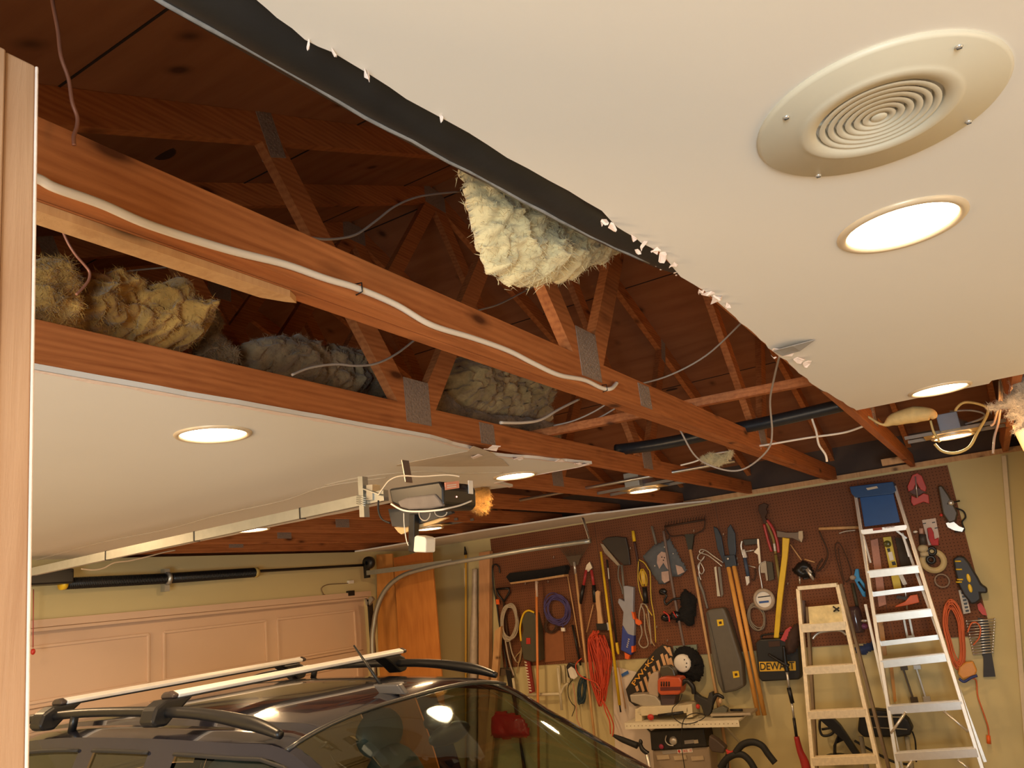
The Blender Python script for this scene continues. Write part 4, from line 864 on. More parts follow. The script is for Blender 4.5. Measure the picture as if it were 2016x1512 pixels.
# hatchet
t = thing('hatchet', 'small hatchet with a pale curved wood handle hanging head down', 'axe', w(1180, 1235, .05))
MB().slab([(1171, 1166), (1176, 1162), (1181, 1165), (1180, 1176), (1184, 1210), (1187, 1228), (1176, 1228), (1175, 1205), (1171, 1180)], .03, .03).build('handle', wood('hatchet_wood', (.62, .36, .17), (.72, .44, .22), (20, 20, 2), .45, knots=False), t, bev=.006)
MB().slab([(1173, 1228), (1194, 1228), (1196, 1240), (1176, 1241)], .03, .03).build('head', darkm, t); MB().slab([(1194, 1226), (1200, 1225), (1204, 1240), (1196, 1241)], .04, .012).build('edge', silver, t)
# black spade
t = thing('spade', 'large black steel spade hung blade up right of the door track', 'shovel', w(1225, 1115, .05))
MB().slab([(1184, 1066), (1194, 1058), (1212, 1056), (1232, 1058), (1237, 1080), (1241, 1112), (1228, 1113), (1214, 1100), (1200, 1085)], .03, .03).build('blade', mat('spade_black', (.04, .032, .026), .5, .3), t, bev=.006)
MB().slab([(1182, 1070), (1188, 1072), (1214, 1104), (1222, 1114), (1216, 1114), (1190, 1088)], .03, .012).build('edge', mat('edge_tan', (.38, .30, .2)), t)
a, b = pole(1224, 1112, 1230, 1180, .01, .05); MB().tube([a, b], .012, n=8).build('shaft', mat('shaft_grey', (.18, .16, .13)), t)
solo('garden_hook', 'thin curved grey hook handle left of the toy blaster', 'hook', MB().wtube([(1219, 1113), (1217, 1125), (1218, 1140), (1224, 1158), (1226, 1170)], .007, .05), mat('shaft_grey', 0))
# poles
for lb, nm, p0, p1, m_, r_ in (('bright yellow pole leaning from the spade down over the white board', 'pole', (1183, 1086), (1220, 1388), yellow, .0135),):
    a, b = pole(*p0, *p1, .01, .10); t = thing(nm, lb, 'pole', b); MB().tube([a, b], [.011, .0145], n=10).build('shaft', m_, t); c = w(1222, 1402, .10); MB().tube([b, c], .008, n=8).build('tip', black, t)
t = thing('pole', 'black pole with a yellow foot right of the bright yellow pole', 'pole', w(1217, 1290, .06))
MB().tube([w(1195, 1102, .06), w(1214, 1265, .06)], .011, n=8).build('shaft', mat('pole_black', (.03, .022, .018)), t); MB().tube([w(1214, 1265, .06), w(1216, 1280, .06), w(1218, 1288, .06)], [.014, .017, .008], n=10).build('foot', yellow, t); MB().tube([w(1197, 1118, .075), w(1199, 1140, .075)], .006, n=6).build('label', white, t)
t = thing('putty_knife', 'long dark tool with a yellow handle at the top, right of the spade', 'tool', w(1252, 1100, .04))
MB().tube([w(1246, 1045, .04), w(1249, 1066, .04)], [.014, .017], n=10).build('handle', yellow, t); MB().tube([w(1249, 1066, .04), w(1256, 1105, .04), w(1260, 1125, .04)], [.013, .012, .008], n=8).build('shaft', mat('shaft_maroon', (.05, .015, .012)), t)
# work light with cord
t = thing('work_light', 'yellow caged work light hanging on its yellow cord', 'light', w(1266, 1160, .05))
cg = MB(); c0 = w(1266, 1136, .07)
for k in range(8):
    a = 6.283*k/8; dx, dy = math.cos(a)*.035, math.sin(a)*.035
    cg.tube([w(1264, 1120, .07)+V((dx*.3, dy*.3, 0)), c0+V((dx, dy, .02)), c0+V((dx, dy, -.03)), w(1269, 1154, .07)+V((dx*.6, dy*.6, 0))], .004, n=5)
cg.build('cage', yellow, t); MB().tube([w(1265, 1124, .07), w(1268, 1150, .07)], .024, n=12).build('reflector', mat('bulb_ochre', (.80, .55, .12), .4), t); MB().tube([w(1269, 1156, .07), w(1272, 1188, .07)], [.022, .026], n=12).build('grip', black, t)
MB().wtube([(1258, 1102), (1268, 1108), (1276, 1120), (1280, 1130), (1282, 1180), (1288, 1215), (1291, 1265)], .005, .05).build('cord', mat('cord_yellow', (.70, .50, .05)), t)
MB().wtube([(1257, 1105), (1256, 1140), (1260, 1165), (1270, 1190), (1284, 1212)], .005, .05).build('cord', mat('cord_yellow', 0), t)
# toy blaster
t = thing('toy_blaster', 'grey, blue and orange toy blaster hanging muzzle down', 'toy', w(1235, 1300, .05))
MB().slab([(1227, 1154), (1233, 1153), (1247, 1156), (1246, 1200), (1249, 1230), (1248, 1252), (1236, 1250), (1225, 1230), (1227, 1205), (1216, 1186), (1218, 1178), (1229, 1184)], .02, .05).build('upper_body', mat('blaster_grey', (.34, .35, .40), .4), t, bev=.006)
MB().slab([(1225, 1232), (1236, 1248), (1248, 1252), (1247, 1280), (1242, 1290), (1222, 1280)], .02, .055).build('lower_body', mat('blaster_blue', (.03, .055, .30), .4), t, bev=.006)
MB().slab([(1229, 1284), (1240, 1290), (1237, 1299), (1230, 1297)], .02, .045).build('muzzle', orange, t, bev=.005); MB().slab([(1243, 1272), (1247, 1272), (1247, 1284), (1243, 1285)], .02, .065).build('stripe', orange, t)
MB().slab([(1249, 1216), (1261, 1222), (1263, 1228), (1258, 1232), (1251, 1228)], .03, .03).build('trigger_guard', orange, t, bev=.004); MB().slab([(1243, 1204), (1247, 1206), (1250, 1220), (1246, 1218)], .03, .05).build('stripe', orange, t)
text('IIIII', w(1236, 1275, .078), w(1240, 1258, .078), w(1233, 1274, .078), silver, t, 'lettering')
# hanging straps and tangles
solo('strap_bundle', 'bundle of pale looped straps hanging below the work light', 'strap', MB().wtube([(1262, 1192), (1258, 1215), (1264, 1245), (1258, 1265), (1266, 1275), (1276, 1268), (1270, 1240), (1268, 1205), (1262, 1190), (1274, 1195), (1280, 1240), (1282, 1268)], .006, .05), rope_m)
solo('strap_bundle', 'thin tan strap hanging beside the yellow cord', 'strap', MB().wtube([(1272, 1208), (1278, 1240), (1284, 1264), (1290, 1272)], .005, .05), mat('cord_tan', 0))
# red extension cords
t = thing('extension_cord', 'large tangled bundle of red extension cord hanging left of the white board', 'cord', w(1190, 1430, .08))
rnd = random.Random(4); mb = MB()
for k in range(26):
    x0 = rnd.uniform(1163, 1176); sp = rnd.uniform(-8, 32); bot = rnd.uniform(1340, 1392); off = .06+rnd.uniform(0, .06)
    pts = [w(x0+4, 1241+rnd.uniform(0, 6), off), w(1160+sp*.4, 1262+rnd.uniform(-4, 10), off), w(1166+sp+rnd.uniform(-3, 3), 1305, off), w(1172+sp*.8+rnd.uniform(-5, 5), 1345, off), w(1180+sp*.35+rnd.uniform(-6, 6), bot, off)]
    pts += [w(1186+sp*.4+rnd.uniform(-5, 5), 1335, off+.01), w(1180+sp*.9, 1290, off+.01), w(x0+8+sp*.3, 1250, off)]
    mb.tube(pts, .0052, n=5, sub=4)
mb.build('loops', redor, t)
MB().wtube([(1184, 1362, .13), (1174, 1345, .13), (1158, 1338, .13), (1145, 1332, .13), (1136, 1322, .13), (1134, 1308, .13), (1145, 1296, .13)], .0055).build('loose_loop', redor, t)
MB().wtube([(1188, 1380, .12), (1195, 1395, .12), (1203, 1412, .12), (1208, 1430, .12), (1206, 1450, .12)], .006).build('tail', redor, t)
MB().wtube([(1186, 1375, .12), (1192, 1400, .12), (1200, 1420, .12), (1202, 1445, .12)], .006).build('tail', redor, t)
# white paddle, dark cords
t = thing('scrub_brush', 'white oval pad on a black holder left of the red cords', 'brush', w(1122, 1335, .05))
MB().slab([(1114, 1312), (1120, 1304), (1134, 1308), (1136, 1330), (1128, 1338), (1118, 1334)], .02, .03).build('holder', black, t, bev=.008); MB().slab([(1117, 1318), (1124, 1312), (1131, 1318), (1137, 1332), (1130, 1338), (1122, 1335)], .055, .02).build('pad', white, t, bev=.006)
solo('cord_hank', 'hank of dark teal cord hanging under the red loop', 'cord', coil(1146, 1360, 6, 26, 10, .05, .006, 21, spread=2.5), mat('cord_teal', (.02, .045, .06)), None)
solo('cord_hank', 'thin dark cord bowed left of the teal hank', 'cord', MB().wtube([(1128, 1338), (1119, 1350), (1119, 1370), (1126, 1385), (1132, 1392), (1126, 1410)], .004, .05), rubber)
solo('cord_hank', 'pale and red cord strands left of the teal hank', 'cord', MB().wtube([(1128, 1345), (1131, 1365), (1134, 1390), (1136, 1415), (1142, 1430)], .006, .06), mat('cord_salmon', (.55, .30, .18)))
# white pipe rack
t = thing('pipe_frame', 'white plastic pipe frame standing behind the broom handle', 'frame', w(1090, 1400, .12))
for k, (p0, p1) in enumerate((((1040, 1368), (1104, 1366)), ((1098, 1315), (1106, 1398)), ((1010, 1335), (1014, 1365)))):
    a, b = w(*p0, .09), w(*p1, .09); MB().tube([a, b], .014, n=10).build('pipe', mat('pvc', (.62, .55, .38), .4), t)
MB().tube([w(1104, 1366, .09), w(1110, 1352, .09), w(1118, 1345, .09)], .011, n=10).build('pipe', mat('pvc', 0), t)
for k in range(3): MB().slab([(1096+k*9, 1310), (1102+k*9, 1310), (1104+k*9, 1345), (1098+k*9, 1345)], .005, .02).build('slat', mat('slat_cream', (.58, .50, .30)), t)
solo('clamp', 'dark low tool with a jagged top hanging under the rope end', 'clamp', MB().slab([(972, 1325), (980, 1316), (1005, 1318), (1004, 1328), (975, 1332)], .03, .05), mat('rake_brown', 0))
solo('hand_saw', 'black slanted saw handle behind the white pipe frame', 'saw', MB().slab([(995, 1318), (1003, 1320), (1010, 1358), (1002, 1360)], .06, .03), black)
# red bag low on the wall, seen through the windshield
rb = MB(); pillow(rb, [(966, 1412), (975, 1400), (1000, 1402), (1028, 1410), (1042, 1435), (1040, 1450), (1000, 1455), (968, 1452)], 'y', YW-.12, .06, 4, 12, .5, 12, 41)
solo('red_bag', 'shiny red plastic bag seen through the windshield', 'bag', rb, mat('bag_red', (.55, .02, .03), .25))
# white board with blue tape
t = thing('white_board', 'large white sheet leaning on the wall behind the shelf', 'board', w(1230, 1500, .03))
q = [w(1205, 1312, .03), w(1250, 1322, .03), w(1290, 1345, .03), w(1292, 1500, .03), w(1212, 1500, .03)]
q[3] = down(w(1290, 1345, .03), q[3]); q[4] = down(w(1205, 1312, .03), q[4]); MB().prism(q, (0, .012, 0)).build('sheet', mat('sheet_white', (.72, .62, .52), .5, var=.03), t)
MB().slab([(1223, 1327), (1236, 1320), (1238, 1326), (1225, 1333)], .045, .002).build('tape', mat('tape_blue', (.03, .12, .40)), t)
# black striped board
t = thing('striped_board', 'black angular board with orange stripes behind the miter saw', 'board', w(1280, 1400, .07))
MB().slab([(1232, 1357), (1256, 1320), (1290, 1279), (1305, 1269), (1320, 1273), (1325, 1285), (1337, 1330), (1332, 1340), (1310, 1345), (1290, 1385), (1250, 1390), (1238, 1380)], .06, .012).build('panel', mat('board_ink', (.02, .015, .012), .4), t)
sO = mat('stripe_orange', (.72, .42, .20), .5)
for k in range(9):
    x0 = 1250+k*8.3; y0 = 1361-k*8.2 if k < 6 else 1312-(k-6)*-7; y0 = [1352, 1343, 1334, 1325, 1313, 1302, 1289, 1290, 1297][k]; L_ = [10, 20, 30, 34, 40, 44, 50, 50, 36][k]
    MB().slab([(x0, y0), (x0+5, y0-3), (x0+5+L_*.30, y0-3+L_), (x0+1+L_*.28, y0+L_)], .073, .002).build('stripe', sO, t)
for k in range(2): MB().slab([(1306+k*8, 1272+k*2), (1311+k*8, 1272+k*2), (1322+k*2, 1288+k*4), (1316+k*2, 1286+k*4)], .073, .002).build('stripe', sO, t)
text('PWrKr', w(1250, 1350, .076), w(1291, 1294, .076), w(1243, 1345, .076), mat('letter_orange', (.85, .42, .06)), t, 'lettering')
# round black bonnet with white disc
t = thing('furry_hat', 'round black furry bonnet with a white disc on its face', 'hat', w(1355, 1342, .08))
hp = MB(); pillow(hp, [(1326, 1290), (1332, 1276), (1350, 1271), (1372, 1280), (1384, 1298), (1386, 1322), (1378, 1340), (1360, 1343), (1342, 1332), (1330, 1312)], 'y', YW-.09, .09, 2.5, 16, .35, 22, 51); hp.build('fur', blackf, t)
pc = w(1343, 1306, .19); MB().lathe([(.0005, .012), (.06, .010), (.075, .002), (.075, -.05)], pc, (0, -1, 0), 30).build('disc', white, t)
for dx, dz in ((.03, .03), (.045, 0), (.035, -.03)): MB().ell(pc+V((dx, -.012, dz)), (.006, .003, .006), seg=(8, 6)).build('hole', darkm, t)
solo('clear_box', 'pale green edge of a clear case behind the furry bonnet', 'box', MB().slab([(1325, 1272), (1371, 1269), (1374, 1300), (1328, 1304)], .02, .02), mat('case_green', (.22, .25, .19), .3))
# ================================================================ TOOL WALL, middle part
# printed apron with a dog picture
t = thing('printed_apron', 'grey cloth hanging with a picture of a pale dog on it', 'cloth', w(1300, 1150, .04))
cl = MB(); pillow(cl, [(1266, 1096), (1285, 1075), (1318, 1060), (1332, 1085), (1353, 1122), (1340, 1135), (1325, 1135), (1308, 1150), (1298, 1150), (1285, 1130)], 'y', YW-.03, .025, 3, 10, .5, 10, 61); cl.build('cloth', mat('cloth_slate', (.11, .12, .13), .8, var=.25), t)
fur = mat('print_fur', (.52, .36, .29), .8, var=.25, scale=30)
MB().slab([(1294, 1094), (1302, 1086), (1311, 1088), (1316, 1100), (1320, 1125), (1312, 1118), (1306, 1108), (1298, 1120), (1293, 1108)], .068, .002).build('print_dog', fur, t)
MB().slab([(1302, 1126), (1316, 1124), (1318, 1143), (1308, 1148), (1303, 1142)], .066, .002).build('print_paw', fur, t); MB().slab([(1330, 1112), (1342, 1116), (1348, 1126), (1334, 1132)], .06, .002).build('print_paw', fur, t)
for (x, y) in ((1303, 1097), (1308, 1098), (1306, 1103)): MB().ell(w(x, y, .071), (.006, .002, .006), seg=(8, 6)).build('print_spot', darkm, t)
for (x, y) in ((1308, 1077), (1325, 1090), (1289, 1114)): MB().ell(w(x, y, .06), (.008, .004, .008), seg=(8, 6)).build('button', silver, t)
# bow rake
t = thing('bow_rake', 'rusty bow rake hung teeth up near the top of the pegboard', 'rake', w(1350, 1070, .05))
rk = MB(); rk.tube([w(1308, 1037, .05), w(1388, 1023, .05)], .009, n=6, smooth=False)
for k in range(15): x = 1310+k*5.5; rk.tube([w(x, 1037-(x-1308)*.175, .05), w(x+1, 1028-(x-1308)*.175, .08)], .0035, n=5)
rk.build('teeth', brown, t)
MB().wtube([(1309, 1038), (1320, 1055), (1345, 1054), (1356, 1062)], .006, .05).build('bow', brown, t); MB().wtube([(1388, 1024), (1385, 1042), (1370, 1051), (1356, 1062)], .006, .05).build('bow', brown, t)
MB().slab([(1348, 1052), (1366, 1051), (1362, 1082), (1355, 1083)], .03, .03).build('socket', mat('socket_green', (.03, .03, .02)), t)
a, b = pole(1359, 1082, 1400, 1310, .01, .06, True); MB().tube([a, b], .0135, n=10).build('handle', hardw, t)
# slim sledge: grey shaft
t = thing('tamper', 'grey metal pole hanging behind the dog cloth', 'pole', w(1345, 1265, .05)); MB().tube([w(1283, 1036, .045), w(1292, 1072, .045)], .013, n=8).build('end', mat('shaft_grey', 0), t)
MB().tube([w(1306, 1045, .075), w(1326, 1165, .075), w(1348, 1280, .075)], .013, n=8).build('shaft', mat('shaft_brownish', (.17, .12, .10)), t)
solo('hanger_chain', 'small rusty loppers hanging left of the rake handle', 'tool', MB().wtube([(1310, 1040), (1305, 1052), (1312, 1066), (1318, 1055), (1310, 1042)], .006, .04), brown)
# goggles and glove
t = thing('safety_goggles', 'black goggles with red trim hanging over the grey pole', 'goggles', w(1320, 1230, .06))
MB().wtube([(1300, 1165, .09), (1312, 1172, .1), (1308, 1182, .1), (1312, 1190, .1), (1325, 1180, .1), (1340, 1178, .09)], .010).build('strap', black, t)
g_ = MB(); g_.ell(w(1312, 1216, .1), (.055, .03, .035), seg=(18, 12)); g_.ell(w(1330, 1212, .1), (.05, .03, .04), seg=(18, 12)); g_.build('lens_shell', mat('gloss_black', (.01, .01, .012), .08), t)
MB().wtube([(1306, 1204, .13), (1316, 1212, .13), (1318, 1224, .13)], .007).build('trim', red, t); MB().wtube([(1325, 1204, .13), (1332, 1216, .13)], .006).build('trim', red, t)
MB().ell(w(1305, 1165, .07), (.04, .02, .03), seg=(14, 8)).build('cup', black, t)
gl = MB(); pillow(gl, [(1338, 1175), (1348, 1160), (1362, 1168), (1372, 1180), (1370, 1205), (1366, 1230), (1358, 1234), (1345, 1224), (1330, 1225), (1328, 1210), (1342, 1195)], 'y', YW-.05, .06, 3, 10, .5, 14, 66)
solo('black_bag', 'crumpled black cloth bag hanging right of the goggles', 'bag', gl, blackf)
# post hole digger
t = thing('post_hole_digger', 'post hole digger with dark blue blades up and two orange wood handles', 'digger', w(1440, 1110, .06))
bl = mat('blade_navy', (.03, .045, .07), .4, .3)
MB().slab([(1404, 1036), (1412, 1040), (1420, 1056), (1426, 1092), (1431, 1105), (1424, 1108), (1412, 1080)], .05, .02).build('blade', bl, t, bev=.004); MB().slab([(1432, 1040), (1438, 1032), (1447, 1050), (1449, 1085), (1446, 1104), (1438, 1104), (1432, 1070)], .05, .02).build('blade', bl, t, bev=.004)
MB().slab([(1424, 1094), (1446, 1092), (1450, 1114), (1428, 1118)], .04, .05).build('pivot', bl, t, bev=.004)
MB().ell(w(1433, 1100, .10), (.012, .006, .012), seg=(10, 6)).build('bolt', silver, t)
hm = wood('handle_orange_wood', (.68, .30, .06), (.82, .42, .10), (20, 20, 2), .45, knots=False)
MB().tube([w(1434, 1116, .075), w(1493, 1408, .075)], .019, n=12).build('handle', hm, t); MB().tube([w(1445, 1114, .075), w(1505, 1408, .085)], .019, n=12).build('handle', hm, t)
# bracket tools
solo('soldering_stand', 'pair of bent silver rods pointing at the post hole digger', 'rods', MB().wtube([(1424, 1108), (1405, 1095), (1390, 1084), (1380, 1082), (1378, 1088), (1395, 1094), (1422, 1115)], .006, .05), silver)
solo('whisk_hook', 'silver wire ring and hooks hanging left of the bent rods', 'hook', MB().wtube([(1386, 1085), (1376, 1092), (1374, 1100), (1382, 1103), (1387, 1095), (1380, 1105), (1374, 1115), (1380, 1130), (1386, 1122), (1378, 1108), (1376, 1128), (1380, 1142)], .005, .05), silver)
solo('pruning_tool', 'small grey pruning tool with spiral handle below the silver ring', 'tool', MB().wtube([(1374, 1135), (1378, 1150), (1384, 1165), (1388, 1180), (1393, 1198)], [.008, .014, .013, .010, .010], .04), mat('shaft_grey', 0))
for lb, pl, m_ in (('left of two thin grey saw blades hanging left of the digger handles', [(1406, 1117), (1410, 1115), (1414, 1150), (1418, 1174), (1412, 1174), (1410, 1150)], silver), ('right of two thin grey saw blades, darker, by the digger handles', [(1413, 1116), (1418, 1116), (1424, 1170), (1420, 1176)], mat('shaft_grey', 0))):
    solo('saw_blade', lb, 'blade', MB().slab(pl, .03, .006), m_)
# leaf blower tube
t = thing('blower_tube', 'long grey leaf blower tube with two yellow latches', 'tube', w(1440, 1360, .05))
MB().slab([(1388, 1206), (1394, 1200), (1424, 1196), (1432, 1215), (1460, 1305), (1464, 1352), (1450, 1360), (1422, 1366), (1412, 1345), (1400, 1290), (1392, 1230)], .03, .12).build('tube', mat('tube_grey', (.115, .10, .075), .55, var=.15), t, bev=.025)
MB().tube([w(1392, 1205, .156), w(1426, 1360, .156)], .006, n=6).build('ridge', mat('tube_grey', 0), t)
for (x, y) in ((1417, 1226), (1448, 1328)):
    MB().slab([(x-6, y-6), (x+6, y-7), (x+8, y+5), (x-4, y+7)], .15, .006).build('latch', yellow, t); MB().slab([(x-2, y-2), (x+3, y-3), (x+4, y+2), (x-1, y+3)], .156, .003).build('latch_hole', brown, t)
# saws
t = thing('hacksaw', 'blue and white hacksaw hanging handle up', 'saw', w(1475, 1150, .05))
MB().wtube([(1461, 1065), (1459, 1075), (1462, 1090), (1466, 1102)], .010, .05).build('front_frame', silver, t); MB().tube([w(1463, 1082, .05), w(1468, 1098, .05)], .016, n=8).build('grip_white', white, t)
MB().tube([w(1466, 1098, .05), w(1473, 1135, .05)], .016, n=10).build('grip_blue', mat('grip_denim', (.05, .075, .13)), t); MB().slab([(1467, 1135), (1474, 1134), (1475, 1147), (1470, 1153)], .035, .03).build('tip', white, t)
MB().slab([(1462, 1062), (1490, 1060), (1490, 1071), (1466, 1074)], .035, .03).build('handle', mat('handle_dark', (.04, .035, .025)), t, bev=.005)
MB().slab([(1489, 1061), (1494, 1061), (1496, 1084), (1498, 1108), (1494, 1110), (1492, 1092), (1484, 1087), (1492, 1078)], .04, .015).build('rear_frame', silver, t); MB().tube([w(1466, 1086, .05), w(1485, 1083, .05)], .007, n=8).build('bar', silver, t)
solo('peg_hook', 'thin silver peg sticking out beside the hacksaw grip', 'hook', MB().tube([w(1468, 1112, .02), w(1487, 1117, .10)], .006, n=8), silver)
t = thing('keyhole_saw', 'pale grey pull saw with a curved frame right of the hacksaw', 'saw', w(1500, 1120, .04))
MB().slab([(1496, 1108), (1506, 1104), (1508, 1105), (1512, 1142), (1509, 1144), (1506, 1128), (1498, 1128)], .03, .01).build('blade', mat('blade_tan', (.38, .33, .26), .4, .4), t); MB().wtube([(1506, 1105), (1496, 1112), (1495, 1125), (1498, 1142), (1501, 1160)], .006, .04).build('frame', silver, t)
solo('drywall_saw', 'dark green handled saw right of the pull saw', 'saw', MB().slab([(1509, 1105), (1520, 1107), (1524, 1140), (1514, 1144)], .02, .02), mat('handle_moss', (.06, .05, .025)))
solo('allen_key', 'small dark bracket hanging under the silver peg', 'tool', MB().wtube([(1486, 1120), (1487, 1132), (1484, 1142), (1480, 1140)], .006, .03), brown)
t = thing('cable_reel', 'clear round reel with a blue and white label', 'reel', w(1505, 1200, .04))
rc = w(1505, 1180, .06); MB().lathe([(.08, 0), (.092, .01), (.092, .02), (.08, .03), (.066, .03), (.066, 0)], rc, (0, -1, 0), 36).build('rim', mat('reel_clear', (.42, .33, .24), .2), t)
MB().lathe([(.0005, .018), (.066, .018)], rc, (0, -1, 0), 36).build('label', white, t); MB().slab([(1494, 1184), (1513, 1182), (1514, 1186), (1495, 1188)], .079, .002).build('label_stripe', blue, t); MB().slab([(1492, 1175), (1517, 1172), (1517, 1174), (1492, 1177)], .079, .002).build('label_bar', darkm, t)
solo('cable_loops', 'loops of grey cable hanging below the clear reel', 'cable', coil(1490, 1215, 16, 26, 5, .03, .006, 71, spread=2, tilt=-.35), mat('cable_greybrown', (.25, .2, .14)))
# bolt cutter
t = thing('bolt_cutter', 'bolt cutter with a dark jaw on top and red and yellow handles', 'cutter', w(1505, 1030, .05))
MB().slab([(1494, 994), (1504, 990), (1512, 994), (1508, 1002), (1511, 1008), (1506, 1018), (1512, 1028), (1504, 1032), (1497, 1015), (1492, 1004)], .03, .03).build('jaw', brown, t, bev=.004)
MB().tube([w(1504, 1032, .05), w(1511, 1060, .05), w(1519, 1086, .05)], .012, n=8).build('handle', mat('lopper_red', 0), t); MB().tube([w(1510, 1024, .05), w(1522, 1042, .05), w(1530, 1066, .05), w(1533, 1088, .05)], .013, n=8).build('handle', mat('lopper_red', 0), t)
MB().tube([w(1508, 1026, .045), w(1522, 1060, .045), w(1527, 1090, .045)], .012, n=8).build('inner_bar', mat('bar_olive', (.25, .19, .05)), t); MB().tube([w(1524, 1070, .056), w(1526, 1085, .056)], .010, n=8).build('label', white, t)
a, b = w(1527, 1092, .05), w(1538, 1165, .05); MB().tube([a, b], .014, n=8).build('rear_bar', mat('bar_olive', 0), t)
# axe
t = thing('axe', 'long yellow handled axe hanging head up', 'axe', w(1550, 1060, .05))
MB().slab([(1528, 1044), (1548, 1048), (1566, 1048), (1580, 1045), (1581, 1058), (1578, 1068), (1560, 1060), (1530, 1058)], .035, .035).build('head', mat('axe_steel', (.16, .12, .09), .5, .4), t, bev=.005)
MB().slab([(1572, 1046), (1580, 1045), (1581, 1058), (1578, 1068), (1572, 1060)], .045, .028).build('cutting_edge', mat('axe_edge', (.36, .29, .2), .4, .5), t)
MB().slab([(1540, 1058), (1554, 1060), (1550, 1100), (1540, 1180), (1533, 1256), (1523, 1256), (1530, 1170), (1539, 1095)], .06, .03).build('handle', yellow, t, bev=.006)
# drill case
t = thing('drill_case', 'black tool case with a yellow name strip hanging right of the digger', 'case', w(1530, 1340, .04))
MB().slab([(1487, 1266), (1495, 1259), (1566, 1256), (1570, 1262), (1576, 1330), (1573, 1338), (1500, 1342), (1494, 1335)], .02, .12).build('shell', mat('case_black', (.012, .011, .009), .5), t, bev=.01)
st_ = MB(); st_.slab([(1494, 1303), (1566, 1302), (1567, 1320), (1496, 1322)], .141, .002); so = st_.build('name_strip', mat('strip_amber', (.80, .46, .03), .45), t)
text('DEWALT', w(1497, 1319, .1455), w(1565, 1317, .1455), w(1496, 1305, .1455), mat('letter_black', (.02, .015, .01)), so, 'lettering')
MB().slab([(1512, 1263), (1535, 1262), (1536, 1272), (1514, 1274)], .142, .004).build('latch', brown, t); MB().wtube([(1500, 1258, .08), (1503, 1250, .08), (1550, 1247, .08), (1556, 1256, .08)], .008).build('case_handle', black, t)
# pole saw
t = thing('pole_saw', 'long pole tool with black grip, red head and silver shaft in front of the case', 'tool', w(1580, 1510, .2))
F_ = lambda x, y: w(x, y, .2)
MB().tube([F_(1543, 1272), F_(1546, 1300), F_(1550, 1322)], [.012, .016, .02], n=10).build('upper_grip', black, t); MB().tube([F_(1513, 1288), F_(1535, 1302), F_(1553, 1312)], [.010, .014, .02], n=10).build('side_handle', black, t)
MB().tube([F_(1549, 1322), F_(1554, 1356)], .010, n=10).build('shaft', silver, t); MB().tube([F_(1553, 1354), F_(1560, 1384)], .017, n=10).build('collar', black, t); MB().tube([F_(1559, 1384), F_(1563, 1414)], .009, n=10).build('shaft', silver, t)
MB().tube([F_(1563, 1414), F_(1568, 1450)], .012, n=10).build('lower_sleeve', darkm, t); MB().tube([F_(1568, 1450), F_(1575, 1478), F_(1584, 1500), F_(1592, 1530)], [.02, .025, .034, .036], n=12).build('motor_housing', mat('housing_red', (.42, .03, .03), .3), t)
t = thing('red_glove', 'red and black work glove hooked above the drill case', 'glove', w(1550, 1262, .1))
MB().slab([(1536, 1260), (1546, 1240), (1556, 1233), (1560, 1237), (1552, 1255), (1545, 1264)], .12, .03).build('cuff', mat('glove_red', (.50, .05, .06)), t, bev=.006); g_ = MB(); pillow(g_, [(1546, 1262), (1556, 1240), (1568, 1226), (1578, 1235), (1575, 1262), (1565, 1285), (1548, 1290)], 'y', YW-.15, .04, 3, 8, .5, 12, 77); g_.build('palm', mat('glove_brown', (.06, .03, .02), .9), t)
# clamps between bolt cutter and small ladder
for lb, pts, r_, m_ in (('thin wood stick slanting from the axe to the dark clamp cluster', [(1556, 1072), (1578, 1103)], .005, hardw), ('short tan dowel right of the dark clamp cluster', [(1584, 1101), (1604, 1107)], .006, hardw), ('dark hooked clip chain hanging under the wood chisel', [(1613, 1046), (1620, 1062), (1626, 1075), (1630, 1090), (1626, 1105), (1618, 1118), (1608, 1124), (1612, 1112), (1620, 1100)], .007, brown)):
    solo('hanging_piece', lb, 'tool', MB().wtube(pts, r_, .05), m_)
t = thing('clamp_cluster', 'cluster of small dark and silver spring clamps above the small ladder', 'clamps', w(1580, 1140, .05))
cc = MB(); pillow(cc, [(1560, 1122), (1572, 1108), (1584, 1104), (1596, 1112), (1604, 1128), (1606, 1136), (1585, 1140), (1570, 1135)], 'y', YW-.03, .05, 3, 8, .8, 20, 81); cc.build('jaws', darkm, t)
MB().tube([w(1588, 1120, .09), w(1602, 1142, .09)], .013, n=8).build('handle', silver, t); MB().tube([w(1590, 1118, .1), w(1598, 1128, .1)], .008, n=8).build('lever', silver, t); MB().tube([w(1574, 1135, .06), w(1575, 1150, .06)], .008, n=8).build('screw', silver, t)
t = thing('wood_chisel', 'wood handled tool lying level above the clip chain', 'tool', w(1640, 1042, .05)); MB().tube([w(1612, 1041, .05), w(1690, 1038, .05)], .013, n=8).build('handle', hardw, t); MB().tube([w(1652, 1050, .06), w(1665, 1046, .06), w(1684, 1044, .06)], .006, n=6).build('rod', silver, t)
solo('wire_loop', 'dark thin wire loops hanging left of the tall ladder', 'wire', MB().wtube([(1662, 1150), (1650, 1110), (1644, 1082), (1648, 1068), (1656, 1074), (1668, 1100), (1676, 1130), (1664, 1145), (1654, 1105), (1650, 1078)], .0045, .05), brown)
t = thing('spring_clamp', 'bright blue plastic clamp hanging left of the tall ladder rail', 'clamp', w(1690, 1175, .06))
